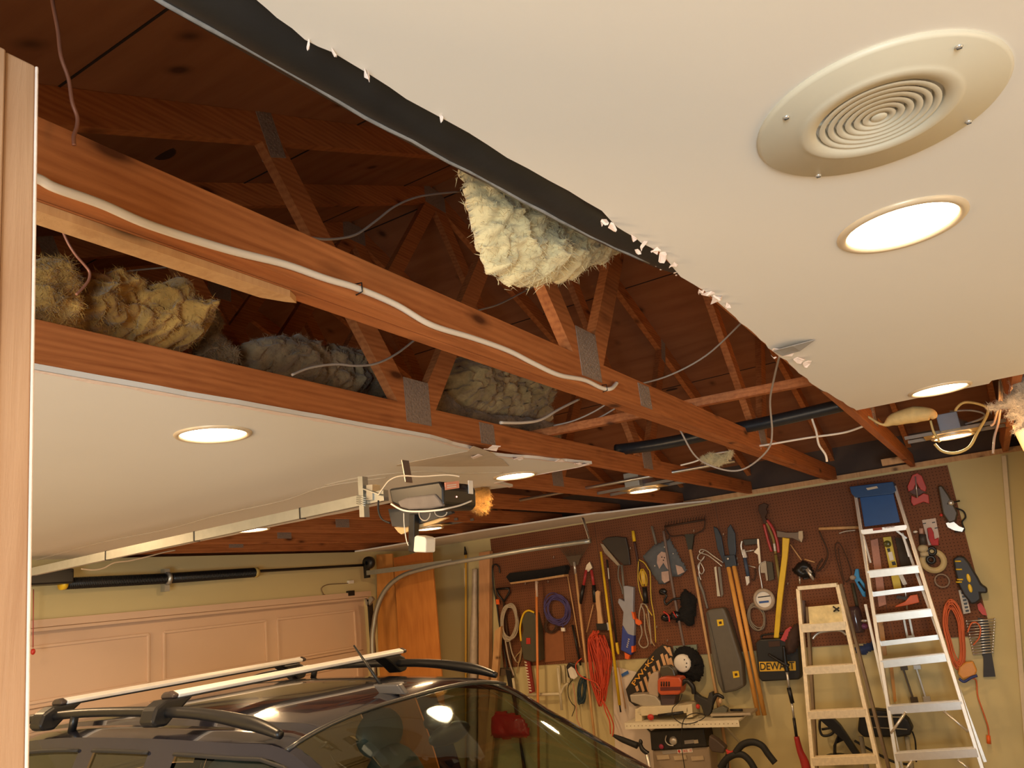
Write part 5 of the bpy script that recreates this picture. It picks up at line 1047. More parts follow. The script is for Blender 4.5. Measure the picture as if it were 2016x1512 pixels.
MB().slab([(1680, 1138), (1684, 1120), (1690, 1120), (1692, 1136), (1702, 1150), (1704, 1176), (1698, 1174), (1690, 1158)], .03, .04).build('jaw', cyan, t, bev=.005); MB().tube([w(1690, 1145, .08), w(1703, 1164, .08)], .008, n=8).build('rod', black, t); MB().ell(w(1679, 1137, .07), (.025, .02, .02), seg=(12, 8)).build('knob', mat('knob_tan', (.45, .35, .25)), t)
t = thing('glass_jar', 'dark glass jar with a shiny lid behind the small ladder', 'jar', w(1685, 1285, .08)); MB().lathe([(.0005, 0), (.05, 0), (.055, .02), (.055, .17), (.045, .2), (.0005, .2)], w(1690, 1245, .09), (0, 0, 1), 20).build('jar_body', mat('jar_dark', (.07, .04, .04), .12), t); MB().ell(w(1702, 1222, .15), (.03, .01, .012), seg=(10, 6)).build('lid', silver, t)
t = thing('ear_muffs', 'dark ear muffs with a purple pad hanging between the ladders', 'ear muffs', w(1690, 1235, .1)); MB().ell(w(1684, 1215, .1), (.05, .03, .05), seg=(14, 10)).build('cup', mat('cup_olive', (.08, .07, .04), .3), t); MB().ell(w(1700, 1233, .1), (.035, .03, .025), seg=(14, 10)).build('pad', mat('pad_purple', (.16, .04, .11), .3), t)
bb = MB(); pillow(bb, [(1682, 1276), (1718, 1262), (1722, 1278), (1700, 1290), (1688, 1290)], 'y', YW-.03, .03, 3, 8, .5, 12, 87); solo('blue_rag', 'folded blue rag at the lower edge of the pegboard between the ladders', 'rag', bb, mat('rag_blue', (.03, .05, .14), .8))
solo('framing_bar', 'grey wood mallet handle hanging behind the small ladder', 'tool', MB().tube([w(1678, 1148, .05), w(1690, 1205, .05)], .014, n=8), mat('handle_moss', 0))
solo('caulk_tube', 'grey and white tube behind the top of the small ladder', 'tube', MB().tube([w(1580, 1182, .05), w(1583, 1226, .05)], .02, n=10), mat('tube_plum', (.16, .12, .12)))
# ================================================================ LADDERS
def ladder(name, label, rails, offs, steps, railw, m, extra=None):
    """rails: ((x0,y0,x1,y1),(...)) as seen; offs: distance off the wall at top and bottom"""
    def P(x, y, rail):
        (x0, y0, x1, y1) = rail; t = (y-y0)/(y1-y0); return w(x0+(x1-x0)*t, y, offs[0]+(offs[1]-offs[0])*t)
    t = thing(name, label, 'ladder', (P(0, rails[0][3], rails[0]).x, P(0, rails[0][3], rails[0]).y, 0))
    ends = []
    for rl in rails:
        a = P(0, rl[1], rl); b = P(0, rl[3], rl); b = a+(b-a)*((a.z-.015)/(a.z-b.z)); ends.append((a, b))
        MB().beam(a, b, railw, .055, (1, 0, 0)).build('side_rail', m, t, bev=.003)
        f = MB().beam(b+V((0, 0, .03)), b+V((0, 0, -.0)), railw+.01, .07, (1, 0, 0)); f.build('foot', rubber, t)
    for (yl, yr, h, nm) in steps:
        a = P(0, yl, rails[0]); b = P(0, yr, rails[1])
        s_ = MB(); s_.beam(a, b, h, .075, (0, 0, 1)); o = s_.build(nm, m, t, bev=.002)
        if nm == 'step':
            for k in range(3): MB().beam(a+V((0, .02-.022*k, h/2+.001)), b+V((0, .02-.022*k, h/2+.001)), .003, .006, (0, 0, 1)).build('tread_rib', m, o)
    return t, ends, P
big = ((1684, 968, 1768, 1512), (1762, 958, 1934, 1512))
T1, E1, P1 = ladder('step_ladder', 'tall aluminium step ladder with a blue top leaning on the tool wall', big, (.22, .62),
    [(1048, 1038, .04, 'top_step'), (1131, 1120, .055, 'step'), (1218, 1205, .055, 'step'), (1307, 1293, .055, 'step'), (1397, 1387, .055, 'step'), (1489, 1480, .055, 'step')], .026, alu)
rl = big
def lo(x, y, t, d=0): return w(x, y, .22+.40*((y-960)/552)+d)
cap = MB(); q = [lo(1672, 958, 0, .05), lo(1758, 948, 0, .05), lo(1764, 966, 0, .05), lo(1758, 972, 0, .05), lo(1684, 980, 0, .05), lo(1676, 972, 0, .05)]; cap.prism(q, (0, .16, 0)); c_ = cap.build('top_cap', mat('cap_blue', (.02, .07, .20), .45), T1, bev=.006)
q = [lo(1705, 961, 0, .055), lo(1726, 957, 0, .055), lo(1729, 961, 0, .055), lo(1708, 965, 0, .055)]; MB().prism(q, (0, .004, 0)).build('badge', mat('badge_pale', (.55, .50, .40)), c_)
tr_ = MB(); q = [lo(1692, 976, 0, .0), lo(1758, 968, 0, .0), lo(1772, 1028, 0, .0), lo(1702, 1037, 0, .0)]; tr_.prism(q, (0, .02, 0)); tr_.build('bucket_tray', mat('tray_blue', (.02, .085, .28), .45), T1, bev=.004)
q = [lo(1718, 1040, 0, .045), lo(1736, 1038, 0, .045), lo(1737, 1043, 0, .045), lo(1719, 1045, 0, .045)]; MB().prism(q, (0, .003, 0)).build('warning_label', mat('label_redbrown', (.30, .07, .04)), T1)
text('WERNER', lo(1741, 1041, 0, .046), lo(1762, 1038, 0, .046), lo(1740, 1037, 0, .046), mat('letter_grey', (.35, .2, .16)), T1)
for (x0, y0, x1, y1) in ((1704, 1190, 1776, 1512), (1776, 1050, 1940, 1500)):
    a, b = lo(x0, y0, 0, -.16), lo(x1, y1, 0, -.20); MB().beam(a, b+(b-a)*0, .02, .03).build('rear_rail', alu, T1)
for (x0, y0, x1, y1) in ((1712, 1171, 1820, 1157), (1728, 1268, 1848, 1254)):
    MB().beam(lo(x0, y0, 0, -.10), lo(x1, y1, 0, -.10), .035, .02, (0, 0, 1)).build('rear_rung', alu, T1)
for (x0, y0, x1, y1) in ((1783, 1402, 1754, 1444), (1858, 1400, 1906, 1440), (1795, 1498, 1780, 1520), (1885, 1496, 1910, 1515)):
    MB().tube([lo(x0, y0, 0, .03), lo(x1, y1, 0, .03)], .009, n=8).build('step_brace', alu, T1)
for (x0, y0, x1, y1) in ((1764, 1044, 1785, 1060), (1700, 1055, 1714, 1108), (1778, 1055, 1790, 1096)):
    MB().beam(lo(x0, y0, 0, .02), lo(x1, y1, 0, .0), .014, .005, (1, 0, 0)).build('spreader', silver, T1)
small = ((1572, 1160, 1602, 1512), (1649, 1152, 1731, 1512))
T2, E2, P2 = ladder('step_ladder', 'short paint-splattered step ladder left of the tall one', small, (.45, .72), [(1158, 1151, .03, 'top_bar'), (1237, 1231, .06, 'step'), (1320, 1314, .055, 'step'), (1407, 1402, .055, 'step'), (1498, 1493, .055, 'step')], .028, alu_d)
ls = lambda x, y, d=0: w(x, y, .45+.27*((y-1150)/362)+d)
MB().prism([ls(1591, 1195, .03), ls(1655, 1189, .03), ls(1660, 1226, .03), ls(1594, 1231, .03)], (0, .012, 0)).build('paint_shelf', mat('shelf_splatter', (.68, .56, .28), .6, var=.45, scale=22), T2)
for (x0, y0, x1, y1) in ((1590, 1195, 1608, 1512), (1656, 1150, 1750, 1512)):
    a, b = ls(x0, y0, -.16), ls(x1, y1, -.26); MB().beam(a, a+(b-a)*((a.z-.015)/(a.z-b.z)), .02, .05).build('rear_rail', mat('rail_brown', (.22, .15, .08), .5, .3), T2)
MB().tube([ls(1600, 1258, -.1), ls(1606, 1250, -.1), ls(1618, 1244, -.1), ls(1652, 1241, -.1), ls(1666, 1250, -.1)], .010, n=8).build('spreader', silver, T2)
for (x0, y0, x1, y1) in ((1640, 1194, 1652, 1203), (1641, 1204, 1652, 1196)): MB().tube([ls(x0, y0, .045), ls(x1, y1, .045)], .006, n=6).build('wing_nut', darkm, T2)
# ================================================================ TOOL WALL, right part
t = thing('red_clamp_set', 'red plastic clamp piece at the top right of the pegboard', 'clamp', w(1805, 980, .04))
rp = mat('red_matte', (.50, .05, .035), .5)
MB().slab([(1796, 935), (1806, 931), (1815, 937), (1824, 960), (1822, 968), (1812, 964), (1804, 950), (1798, 964), (1788, 968), (1786, 958)], .02, .03).build('upper_jaw', rp, t, bev=.005); MB().slab([(1794, 975), (1804, 980), (1818, 971), (1828, 974), (1830, 992), (1818, 988), (1808, 992), (1798, 996), (1793, 988)], .02, .03).build('lower_jaw', rp, t, bev=.005)
MB().tube([w(1802, 938, .06), w(1806, 980, .06)], .005, n=6).build('rod', silver, t); MB().slab([(1790, 960), (1798, 958), (1808, 962), (1820, 958), (1822, 968), (1806, 976), (1792, 970)], .015, .02).build('link', mat('link_dark', (.10, .03, .02)), t)
t = thing('angle_grinder', 'dark power tool with an orange button at the right edge of the pegboard', 'tool', w(1880, 1040, .05))
MB().slab([(1846, 957), (1854, 955), (1868, 975), (1876, 990), (1886, 1010), (1882, 1026), (1868, 1030), (1856, 1012), (1852, 990)], .03, .07).build('housing', mat('housing_brownblack', (.05, .035, .02), .4), t, bev=.01)
MB().slab([(1862, 1030), (1876, 1026), (1888, 1036), (1898, 1040), (1894, 1047), (1878, 1044), (1866, 1038)], .03, .04).build('base_plate', silver, t); MB().tube([w(1865, 992, .1), w(1890, 986, .1)], .006, n=6).build('side_rod', darkm, t); MB().wtube([(1880, 1000), (1896, 1006), (1901, 1018), (1894, 1028), (1898, 1044), (1880, 1047)], .006, .06).build('cord', rubber, t)
MB().ell(w(1853, 1014, .1), (.012, .01, .012), seg=(10, 6)).build('button', red, t); MB().lathe([(.0005, .02), (.02, .02), (.022, 0)], w(1872, 990, .1), (0, -1, 0), 14).build('cap', silver, t)
t = thing('blister_pack', 'red tool on a white blister card', 'package', w(1830, 1070, .03))
MB().slab([(1815, 1024), (1842, 1020), (1849, 1056), (1848, 1070), (1828, 1074)], .02, .004).build('card', mat('card_white', (.60, .48, .40)), t); MB().slab([(1825, 1040), (1833, 1038), (1838, 1048), (1840, 1062), (1848, 1058), (1848, 1074), (1834, 1074), (1828, 1060)], .024, .03).build('tool', mat('blister_red', (.42, .03, .03), .15), t, bev=.005)
for (x, y) in ((1820, 1031), (1838, 1029), (1843, 1040)): MB().slab([(x-3, y-1), (x+3, y-2), (x+3, y), (x-3, y+1)], .0245, .001).build('card_print', darkm, t)
t = thing('spray_can', 'small dark spray can with a pink cap left of the blister card', 'can', w(1815, 1075, .05)); MB().tube([w(1816, 1052, .06), w(1818, 1072, .06)], .026, n=14).build('can_body', mat('can_dark', (.05, .04, .035)), t); MB().tube([w(1813, 1040, .06), w(1814, 1051, .06)], .016, n=12).build('cap', mat('cap_pink', (.55, .33, .26)), t); MB().ell(w(1802, 1047, .07), (.018, .01, .01), seg=(10, 6)).build('nozzle', white, t)
def ring(name, label, cx, cy, r0, r1, off, th, m, cat='tape'):
    c = w(cx, cy, off); return solo(name, label, cat, MB().lathe([(r1, 0), (r0, 0), (r0, th), (r1, th), (r1, 0)], c, (0, -1, 0), 36), m)
ring('tape_roll', 'large roll of tan masking tape hanging on the pegboard', 1838, 1104, .094, .052, .02, .04, mat('tape_tan', (.55, .42, .20)))
ring('tape_roll', 'narrow grey tape ring below the tan roll', 1855, 1143, .054, .044, .015, .03, mat('tape_greybrown', (.28, .20, .14)))
t = thing('light_bulb', 'pale cap tool half behind the tall ladder, above the tape', 'tool', w(1815, 1090, .06)); MB().ell(w(1817, 1080, .07), (.04, .03, .03), seg=(16, 10)).build('cap', mat('cap_cream', (.50, .42, .26)), t); MB().tube([w(1812, 1092, .07), w(1828, 1090, .07)], .02, n=12).build('neck', mat('cap_cream', 0), t)
ring('tape_roll', 'black tape roll tucked behind the tan tape', 1835, 1085, .036, .016, .05, .03, black)
ring('tape_roll', 'second black tape roll inside the tan ring', 1833, 1102, .036, .014, .06, .02, black)
t = thing('multi_tool_holster', 'black and yellow tool holster at the lower right of the pegboard', 'holster', w(1905, 1190, .05))
MB().slab([(1876, 1100), (1886, 1094), (1898, 1096), (1908, 1108), (1918, 1125), (1926, 1138), (1932, 1150), (1944, 1158), (1944, 1168), (1930, 1168), (1932, 1180), (1922, 1188), (1912, 1190), (1896, 1170), (1886, 1150), (1880, 1125)], .02, .09).build('body', mat('holster_black', (.015, .014, .015), .5), t, bev=.012)
for (x, y) in ((1886, 1105), (1888, 1121), (1890, 1141), (1888, 1146)): MB().tube([w(x-6, y, .115), w(x+6, y, .115)], .006, n=6).build('yellow_bar', yellow, t)
for (x, y) in ((1907, 1138), (1910, 1158)): MB().ell(w(x, y, .115), (.014, .006, .032), seg=(12, 8)).build('yellow_pad', yellow, t)
t = thing('socket_rail', 'white socket rail with dark slots below the holster', 'rail', w(1898, 1230, .05))
MB().slab([(1887, 1162), (1900, 1160), (1911, 1206), (1897, 1209)], .03, .012).build('rail', mat('rail_white', (.55, .50, .42)), t)
for k in range(6): MB().slab([(1892+k*1.7, 1166+k*7), (1899+k*1.7, 1165+k*7), (1899+k*1.7, 1169+k*7), (1893+k*1.7, 1170+k*7)], .042, .006).build('slot', darkm, t)
t = thing('wrench_rack', 'rack of combination wrenches hanging stacked on the right wall', 'wrenches', w(1935, 1330, .03))
MB().slab([(1925, 1216), (1945, 1220), (1952, 1290), (1934, 1292)], .01, .02).build('rack_back', mat('rack_dark', (.03, .025, .02)), t)
MB().slab([(1936, 1286), (1952, 1284), (1960, 1332), (1936, 1333)], .01, .015).build('rack_tail', mat('rack_dark', 0), t)
for k in range(13):
    y = 1221+k*5.4; x0, x1 = 1903+k*1.2, 1958-k*.35; wr = MB(); wr.tube([w(x0, y+2, .04), w(x1, y-2, .04)], .0055, n=6); wr.ell(w(x0, y+2, .04), (.009, .004, .008), seg=(10, 6)); wr.ell(w(x1, y-2, .04), (.009, .004, .008), seg=(10, 6)); wr.build('wrench', silver, t)
solo('red_file', 'red plastic wedge above the wrench rack', 'tool', MB().slab([(1924, 1190), (1930, 1186), (1940, 1200), (1943, 1212), (1934, 1210), (1926, 1200)], .02, .03), rp)
t = thing('extension_cord', 'orange extension cord hung in a long coil right of the tall ladder', 'cord', w(1885, 1330, .06))
rnd = random.Random(9); mb = MB()
for k in range(13):
    s_ = rnd.uniform(.75, 1.1); off = .05+rnd.uniform(0, .05); dx = rnd.uniform(-4, 4)
    pts = [w(1872+dx+18*s_*math.cos(a)*(1 if math.sin(a) < 0 else .8)+(math.sin(a)*62+62)*.13, 1250+66*s_*math.sin(a), off) for a in lin(0, 5.8, 13)]
    mb.tube(pts, .0052, n=5, closed=True, sub=3)
mb.build('coil', orcord, t)
MB().wtube([(1905, 1330, .08), (1912, 1335, .06), (1922, 1340, .05), (1925, 1370, .05), (1935, 1400, .05), (1945, 1430, .05), (1947, 1450, .05)], .005).build('tail', orcord, t); MB().tube([w(1946, 1448, .05), w(1947, 1464, .05)], [.013, .015], n=10).build('plug', orange, t)
MB().wtube([(1905, 1245, .07), (1912, 1228, .07), (1922, 1226, .07), (1930, 1236, .07), (1928, 1255, .07), (1916, 1270, .07)], .005).build('side_loop', orcord, t)
t = thing('cord_reel_handle', 'amber handle with a dark blue strap at the foot of the orange cord', 'reel', w(1905, 1345, .06))
MB().slab([(1888, 1312), (1900, 1304), (1916, 1302), (1924, 1320), (1920, 1330), (1896, 1338), (1886, 1328)], .05, .04).build('handle', mat('amber', (.70, .30, .05), .3), t, bev=.01); MB().wtube([(1888, 1336, .1), (1898, 1342, .1), (1912, 1334, .1), (1924, 1330, .1)], .010).build('strap', navy, t)
# things behind the tall ladder
t = thing('spirit_level', 'yellow spirit level hanging behind the tall ladder', 'level', w(1755, 1160, .05))
MB().slab([(1738, 1058), (1754, 1056), (1775, 1158), (1760, 1161)], .03, .025).build('frame', mat('level_yellow', (.66, .50, .03), .4), t, bev=.002); MB().lathe([(.0005, .004), (.025, .004), (.028, 0)], w(1747, 1071, .055), (0, -1, 0), 20).build('vial', mat('vial_olive', (.10, .09, .02), .2), t)
MB().slab([(1748, 1088), (1756, 1086), (1760, 1102), (1752, 1104)], .056, .003).build('label', white, t); MB().slab([(1755, 1106), (1762, 1105), (1764, 1112), (1757, 1113)], .056, .003).build('end_vial', darkm, t); MB().slab([(1746, 1080), (1752, 1079), (1753, 1086), (1748, 1087)], .056, .003).build('slot', darkm, t)
solo('framing_square', 'pinkish framing square hanging left of the yellow level', 'square', MB().slab([(1714, 1064), (1728, 1060), (1745, 1190), (1730, 1195)], .02, .006), mat('square_pink', (.40, .18, .12), .5, .2, .2, 60))
solo('dust_pan', 'dark rubber sheet hanging right of the yellow level', 'sheet', MB().slab([(1762, 1058), (1788, 1060), (1800, 1110), (1774, 1118)], .02, .02), mat('sheet_darkbrown', (.05, .035, .02), .8))
t = thing('orange_clamp', 'orange pistol-grip clamp behind the tall ladder', 'clamp', w(1785, 1195, .05)); MB().slab([(1792, 1172), (1806, 1170), (1810, 1186), (1790, 1191), (1762, 1196), (1764, 1192), (1782, 1184)], .05, .03).build('grip', orange, t, bev=.004); MB().slab([(1766, 1172), (1790, 1176), (1788, 1182), (1764, 1178)], .05, .02).build('trigger', mat('clamp_black', (.04, .03, .02)), t)
MB().tube([w(1780, 1080+60, .05), w(1786, 1200, .04)], .007, n=6).build('bar', silver, t)
solo('scraper', 'white and grey scraper handle right of the level behind the ladder', 'tool', MB().slab([(1768, 1131), (1776, 1129), (1786, 1150), (1778, 1152)], .04, .02), white)
for lb, x0, y0, x1, y1, m_ in (('left of two steel clamp bars below the pegboard behind the tall ladder', 1776, 1310, 1800, 1382, mat('bar_brown', (.08, .06, .04), .4, .4)), ('right of two steel clamp bars below the pegboard, silver, behind the tall ladder', 1802, 1308, 1825, 1380, silver)):
    s_ = MB(); s_.beam(w(x0, y0, .05), w(x1, y1, .05), .012, .03); s_.box(w(x1, y1-4, .06), (.05, .03, .04)); s_.box(w(x0+4, y0+5, .06), (.05, .03, .03)); solo('bar_clamp', lb, 'clamp', s_, m_)
t = thing('steel_rule', 'white slotted steel ruler hanging over the pegboard edge behind the tall ladder', 'ruler', w(1790, 1255, .05))
MB().slab([(1777, 1217), (1781, 1216), (1789, 1256), (1785, 1257)], .03, .01).build('edge', silver, t); MB().slab([(1788, 1216), (1792, 1215), (1800, 1254), (1796, 1255)], .03, .01).build('edge', silver, t); MB().slab([(1785, 1252), (1800, 1250), (1801, 1256), (1786, 1258)], .03, .01).build('end', silver, t)
solo('wood_strip', 'thin brown wood strip hanging below the pegboard behind the tall ladder', 'strip', MB().slab([(1750, 1305), (1757, 1303), (1765, 1380), (1760, 1384)], .03, .01), wood('strip_wood', (.45, .22, .06), (.55, .28, .08), (20, 20, 2), .5, knots=False))
solo('wood_offcut', 'pale wood offcut hanging at the left rail of the tall ladder', 'strip', MB().slab([(1728, 1222), (1738, 1220), (1746, 1290), (1736, 1292)], .04, .02), pine)
# pressure washer gun and chair
t = thing('spray_gun', 'black pressure washer gun seen through the short ladder', 'gun', w(1640, 1490, .1))
gz = [(1611, 1415), (1622, 1412), (1642, 1416), (1654, 1428), (1672, 1455), (1690, 1482), (1698, 1495), (1690, 1497), (1676, 1482), (1660, 1458), (1650, 1450), (1645, 1470), (1645, 1486), (1650, 1490), (1640, 1488), (1640, 1468), (1648, 1448)]
MB().slab(gz, .08, .05).build('body', black, t, bev=.006); MB().wtube([(1614, 1418, .1), (1614, 1436, .1), (1620, 1448, .1), (1636, 1446, .1), (1644, 1436, .1)], .010).build('guard', black, t); MB().tube([w(1618, 1436, .1), w(1642, 1432, .1)], .009, n=8).build('trigger', black, t)
MB().lathe([(.0005, 0), (.07, 0), (.08, -.03), (.08, -.06)], w(1645, 1486, .1), (0, 0, 1), 20).build('base_cap', black, t)
t = thing('folded_stroller', 'dark folded cart with grey legs standing behind the ladders', 'cart', w(1745, 1500, .15))
MB().slab([(1692, 1402), (1720, 1398), (1770, 1402), (1788, 1418), (1797, 1436), (1792, 1448), (1770, 1452), (1700, 1452), (1688, 1440)], .05, .12).build('seat_bag', mat('bag_black', (.01, .009, .008), .6), t, bev=.015)
for (x0, y0, x1, y1) in ((1695, 1450, 1706, 1512), (1785, 1450, 1795, 1512)):
    a, b = w(x0, y0, .12), w(x1, y1, .12); MB().tube([a, a+(b-a)*((a.z-.015)/(a.z-b.z))], .018, n=8).build('leg', mat('leg_grey', (.33, .30, .22)), t)
MB().wtube([(1796, 1440, .12), (1802, 1460, .12), (1804, 1500, .12)], .006).build('cable', rubber, t); MB().tube([w(1698, 1410, .175), w(1780, 1412, .175)], .006, n=6).build('piping', mat('leg_grey', 0), t); MB().tube([w(1720, 1432, .175), w(1786, 1436, .175)], .005, n=6).build('piping', mat('leg_grey', 0), t)
MB().wtube([(1682, 1458, .1), (1720, 1480, .1), (1760, 1500, .1), (1790, 1505, .1)], .010).build('hose', rubber, t)
# leaning white pole at the far right
a, b = w(1976, 897, .03), w(2014, 1370, .03); b = a+(b-a)*((a.z-.02)/(a.z-b.z))
solo('trim_strip', 'long cream trim strip standing against the wall right of the pegboard', 'strip', MB().beam(a, b, .03, .02), mat('trim_cream', (.66, .55, .36), .5))
# ================================================================ SHELF AND SAWS
t = thing('wall_shelf', 'white perforated metal shelf carrying the miter saw', 'shelf', w(1340, 1430, 0))
Zs = w(1230, 1425, .42).z; xa, xb = w(1230, 1425, .42).x, w(1453, 1412, .42).x
MB().box(((xa+xb)/2, YW-.215, Zs), (xb-xa, .41, .012)).build('shelf_board', mat('shelf_white', (.74, .68, .52), .5), t)
MB().box(((xa+xb)/2, YW-.42, Zs-.018), (xb-xa, .006, .05)).build('front_lip', mat('shelf_white', 0), t)
hl = MB()
for k in range(28): hl.box((xa+(xb-xa)*(k+.5)/28, YW-.4235, Zs-.018), (.008, .002, .006))
hl.build('slots', mat('slot_brown', (.25, .18, .10)), t)
for x in (xa+.15, xb-.15): MB().beam((x, YW-.38, Zs-.02), (x, YW, Zs-.25), .012, .02).build('bracket', silver, t)
S2 = lambda x, y, o=.3: w(x, y, o)
t = thing('miter_saw', 'orange and grey miter saw standing on the white shelf', 'saw', (w(1300, 1420, .22).x, YW-.22, Zs+.01))
mg = mat('saw_grey', (.42, .38, .31), .45, .2)
MB().slab([(1258, 1392), (1352, 1388), (1356, 1396), (1354, 1404), (1262, 1410), (1254, 1404)], .12, .22).build('table', mat('saw_cream', (.66, .58, .40), .5), t, bev=.006)
MB().slab([(1250, 1396), (1262, 1394), (1264, 1420), (1250, 1422)], .14, .2).build('fence_end', mat('saw_cream', 0), t, bev=.005); MB().slab([(1350, 1388), (1362, 1386), (1364, 1412), (1352, 1414)], .14, .2).build('fence_end', mat('saw_cream', 0), t, bev=.005)
MB().slab([(1239, 1368), (1270, 1366), (1290, 1370), (1300, 1382), (1302, 1396), (1285, 1398), (1262, 1390), (1242, 1382)], .18, .12).build('blade_guard', mg, t, bev=.01)
MB().slab([(1278, 1330), (1288, 1322), (1296, 1324), (1296, 1370), (1290, 1384), (1278, 1372), (1274, 1350)], .2, .08).build('clear_guard', mat('guard_clear', (.46, .36, .27), .25), t, bev=.01)
MB().slab([(1298, 1334), (1310, 1332), (1338, 1334), (1342, 1342), (1340, 1362), (1336, 1368), (1300, 1369), (1294, 1362), (1294, 1340)], .2, .14).build('motor', mat('motor_orange', (.52, .09, .03), .35), t, bev=.012)
for k in range(4): MB().tube([S2(1302+k*5, 1342, .345), S2(1302+k*5, 1351, .345)], .006, n=6).build('vent_slot', darkm, t)
MB().slab([(1300, 1353), (1340, 1352), (1340, 1359), (1300, 1360)], .338, .006).build('name_plate', mat('plate_maroon', (.12, .02, .015)), t)
MB().slab([(1300, 1312), (1316, 1310), (1326, 1318), (1330, 1332), (1302, 1333), (1298, 1322)], .2, .08).build('gear_case', mat('gear_olive', (.07, .06, .04), .3), t, bev=.01)
MB().tube([S2(1338, 1350), S2(1352, 1340), S2(1364, 1352), S2(1366, 1366)], [.02, .02, .022, .018], n=10).build('handle', black, t); MB().slab([(1300, 1368), (1330, 1368), (1326, 1392), (1304, 1394)], .18, .12).build('pivot', mat('pivot_plum', (.07, .045, .05)), t)
MB().tube([S2(1296, 1409, .36), S2(1345, 1403, .36)], .013, n=10).build('clamp_handle', black, t); MB().ell(S2(1281, 1412, .37), (.03, .02, .025), seg=(14, 10)).build('knob', red, t); MB().ell(S2(1374, 1391, .34), (.018, .02, .02), seg=(12, 8)).build('knob', red, t)
MB().wtube([(1343, 1366, .36), (1338, 1380, .36), (1324, 1395, .37), (1326, 1412, .38), (1342, 1424, .44), (1362, 1424, .44), (1382, 1416, .4), (1388, 1408, .36), (1368, 1404, .34), (1350, 1412, .44), (1343, 1430, .45), (1342, 1470, .45), (1348, 1512, .45)], .0035).build('power_cord', rubber, t)
t = thing('jig_saw', 'black handled saw tool standing at the right end of the shelf', 'tool', (w(1400, 1412, .25).x, YW-.25, Zs+.01))
MB().slab([(1366, 1362), (1378, 1372), (1392, 1378), (1396, 1364), (1402, 1362), (1404, 1374), (1400, 1402), (1394, 1410), (1386, 1408), (1380, 1390), (1366, 1378)], .2, .06).build('frame', mat('tool_black', (.03, .028, .025), .5), t, bev=.006); MB().wtube([(1402, 1388, .24), (1406, 1374, .24), (1412, 1368, .24), (1422, 1372, .24), (1424, 1376, .24)], [.012, .02, .016, .014, .008]).build('grip', black, t)
MB().slab([(1402, 1398), (1422, 1390), (1432, 1396), (1428, 1408), (1402, 1412)], .2, .06).build('base', mat('base_green', (.12, .12, .09), .5), t, bev=.005); MB().ell(S2(1418, 1380, .26), (.014, .014, .02), seg=(10, 8)).build('dial', mat('dial_peach', (.6, .38, .22)), t)
t = thing('metal_tray', 'grey metal tray at the right end of the shelf with a black tool on it', 'tray', w(1455, 1412, .1)); MB().box((w(1440, 1400, .2).x+.02, YW-.2, Zs+.03), (.34, .22, .02)).build('tray', mat('tray_grey', (.45, .38, .28), .5, .3), t, bev=.004); MB().tube([w(1438, 1398, .26), w(1462, 1398, .26)], .010, n=8).build('tool_grip', black, t)
# table saw under the shelf
t = thing('table_saw', 'dark portable table saw with labels standing under the shelf', 'saw', (w(1340, 1500, .3).x, YW-.3, 0))
bx0, bx1 = w(1281, 1450, .32).x, w(1388, 1450, .32).x; zt0, zt1 = w(1281, 1440, .32).z, w(1281, 1472, .32).z
MB().slab([(1279, 1440), (1385, 1434), (1392, 1470), (1282, 1478)], .1, .22).build('cabinet', mat('saw_black', (.014, .012, .010), .5), t, bev=.01)
MB().slab([(1284, 1478), (1396, 1470), (1400, 1512), (1400, 1540), (1290, 1545)], .1, .2).build('lower_body', mat('saw_taupe', (.30, .23, .16), .5), t, bev=.01)
MB().slab([(1303, 1478), (1332, 1476), (1333, 1483), (1305, 1485)], .3, .004).build('label', mat('label_grey', (.30, .27, .24)), t); lo_ = MB().slab([(1333, 1476), (1362, 1473), (1364, 1481), (1334, 1483)], .3, .004).build('label', white, t); text('SKIL 10', w(1345, 1481, .306), w(1362, 1479.5, .306), w(1344.6, 1476, .306), red, lo_)
MB().ell(w(1337, 1479, .306), (.012, .003, .012), seg=(12, 8)).build('badge', red, t); MB().slab([(1347, 1458), (1366, 1456), (1367, 1463), (1348, 1465)], .322, .002).build('rating_plate', mat('label_grey', 0), t); MB().slab([(1366, 1457), (1374, 1456), (1375, 1463), (1367, 1464)], .322, .003).build('rating_code', mat('code_pale', (.5, .42, .3)), t)
MB().lathe([(.0005, .02), (.03, .02), (.035, 0)], w(1326, 1458, .322), (0, -1, 0), 16).build('crank_hub', silver, t); MB().wtube([(1312, 1448, .34), (1310, 1458, .34), (1316, 1466, .34), (1326, 1468, .34)], .005).build('crank_arm', silver, t); MB().ell(w(1302, 1470, .33), (.022, .01, .02), seg=(12, 8)).build('stop_button', mat('button_maroon', (.28, .02, .05)), t)
for k in range(3): MB().slab([(1292+k*34, 1488+k), (1316+k*34, 1486+k), (1318+k*34, 1494+k), (1294+k*34, 1496+k)], .3, .01).build('rib', mat('rib_tan', (.46, .36, .24)), t)
for x in (bx0+.06, bx1-.02): MB().box((x, YW-.2, .12), (.04, .04, .24)).build('leg', darkm, t)
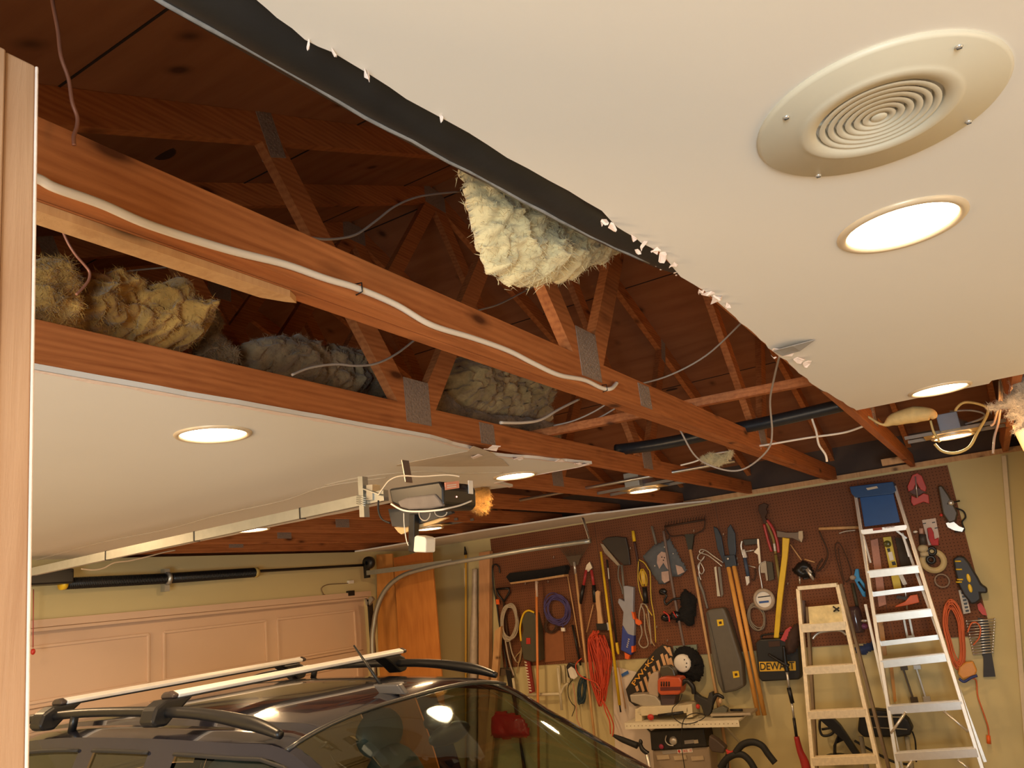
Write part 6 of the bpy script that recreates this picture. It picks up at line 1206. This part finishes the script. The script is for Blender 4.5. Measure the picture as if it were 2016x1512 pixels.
t = thing('bent_hose', 'two black bent foam-covered handlebars at the bottom beside the table saw', 'handlebar', w(1430, 1510, .45))
for pts in ([(1448, 1482), (1462, 1466), (1482, 1461), (1500, 1468), (1512, 1484), (1526, 1502)], [(1418, 1512), (1430, 1495), (1445, 1486), (1462, 1486), (1476, 1498), (1486, 1515)]):
    MB().wtube([(x, y, .5) for x, y in pts], .026, n=12).build('handlebar', rubber, t)
MB().slab([(1428, 1476), (1438, 1480), (1450, 1472), (1454, 1470), (1455, 1482), (1440, 1490), (1432, 1486)], .48, .03).build('red_latch', red, t, bev=.004); MB().slab([(1396, 1448), (1410, 1456), (1428, 1472), (1424, 1484), (1400, 1480), (1394, 1466)], .42, .08).build('bracket', mat('bracket_brown', (.06, .04, .03)), t, bev=.01); a = w(1432, 1486, .49); MB().tube([a, V((a.x-.1, a.y, .02))], .016, n=10).build('stem', darkm, t)
t = thing('handle_bar', 'black long handle with a lever left of the table saw', 'handle', w(1250, 1480, .4)); MB().wtube([(1208, 1448, .4), (1225, 1456, .4), (1255, 1468, .4)], [.012, .024, .028], n=12).build('grip', rubber, t); MB().wtube([(1254, 1468, .4), (1262, 1462, .4), (1260, 1458, .4), (1264, 1474, .4), (1276, 1484, .4)], [.014, .016, .01, .02, .02]).build('lever', black, t); a = w(1274, 1482, .4); MB().tube([a, V((a.x, a.y, .02))], .018, n=8).build('post', silver, t)
solo('wall_rod', 'thin tan rod leaning in front of the white board', 'rod', MB().tube([w(1232, 1395, .06), w(1216, 1300, .06)], .005, n=6), hardw)
# bare pegs and hooks
hk = [(1089, 1098), (1033, 1150), (1058, 1148), (1078, 1146), (1313, 1262), (1423, 1053), (1450, 1100), (1452, 1112), (1565, 1180), (1880, 1008), (1240, 1080), (1365, 1046), (1292, 1235), (1550, 1150)]
for i, (x, y) in enumerate(hk):
    tag(MB().tube([w(x, y, .01), w(x+1, y+1, .05), w(x+1, y-3, .06)], .0035, n=6).build('peg_hook', silver), 'small bare steel peg hook on the pegboard', 'hook', 'bare peg hooks')
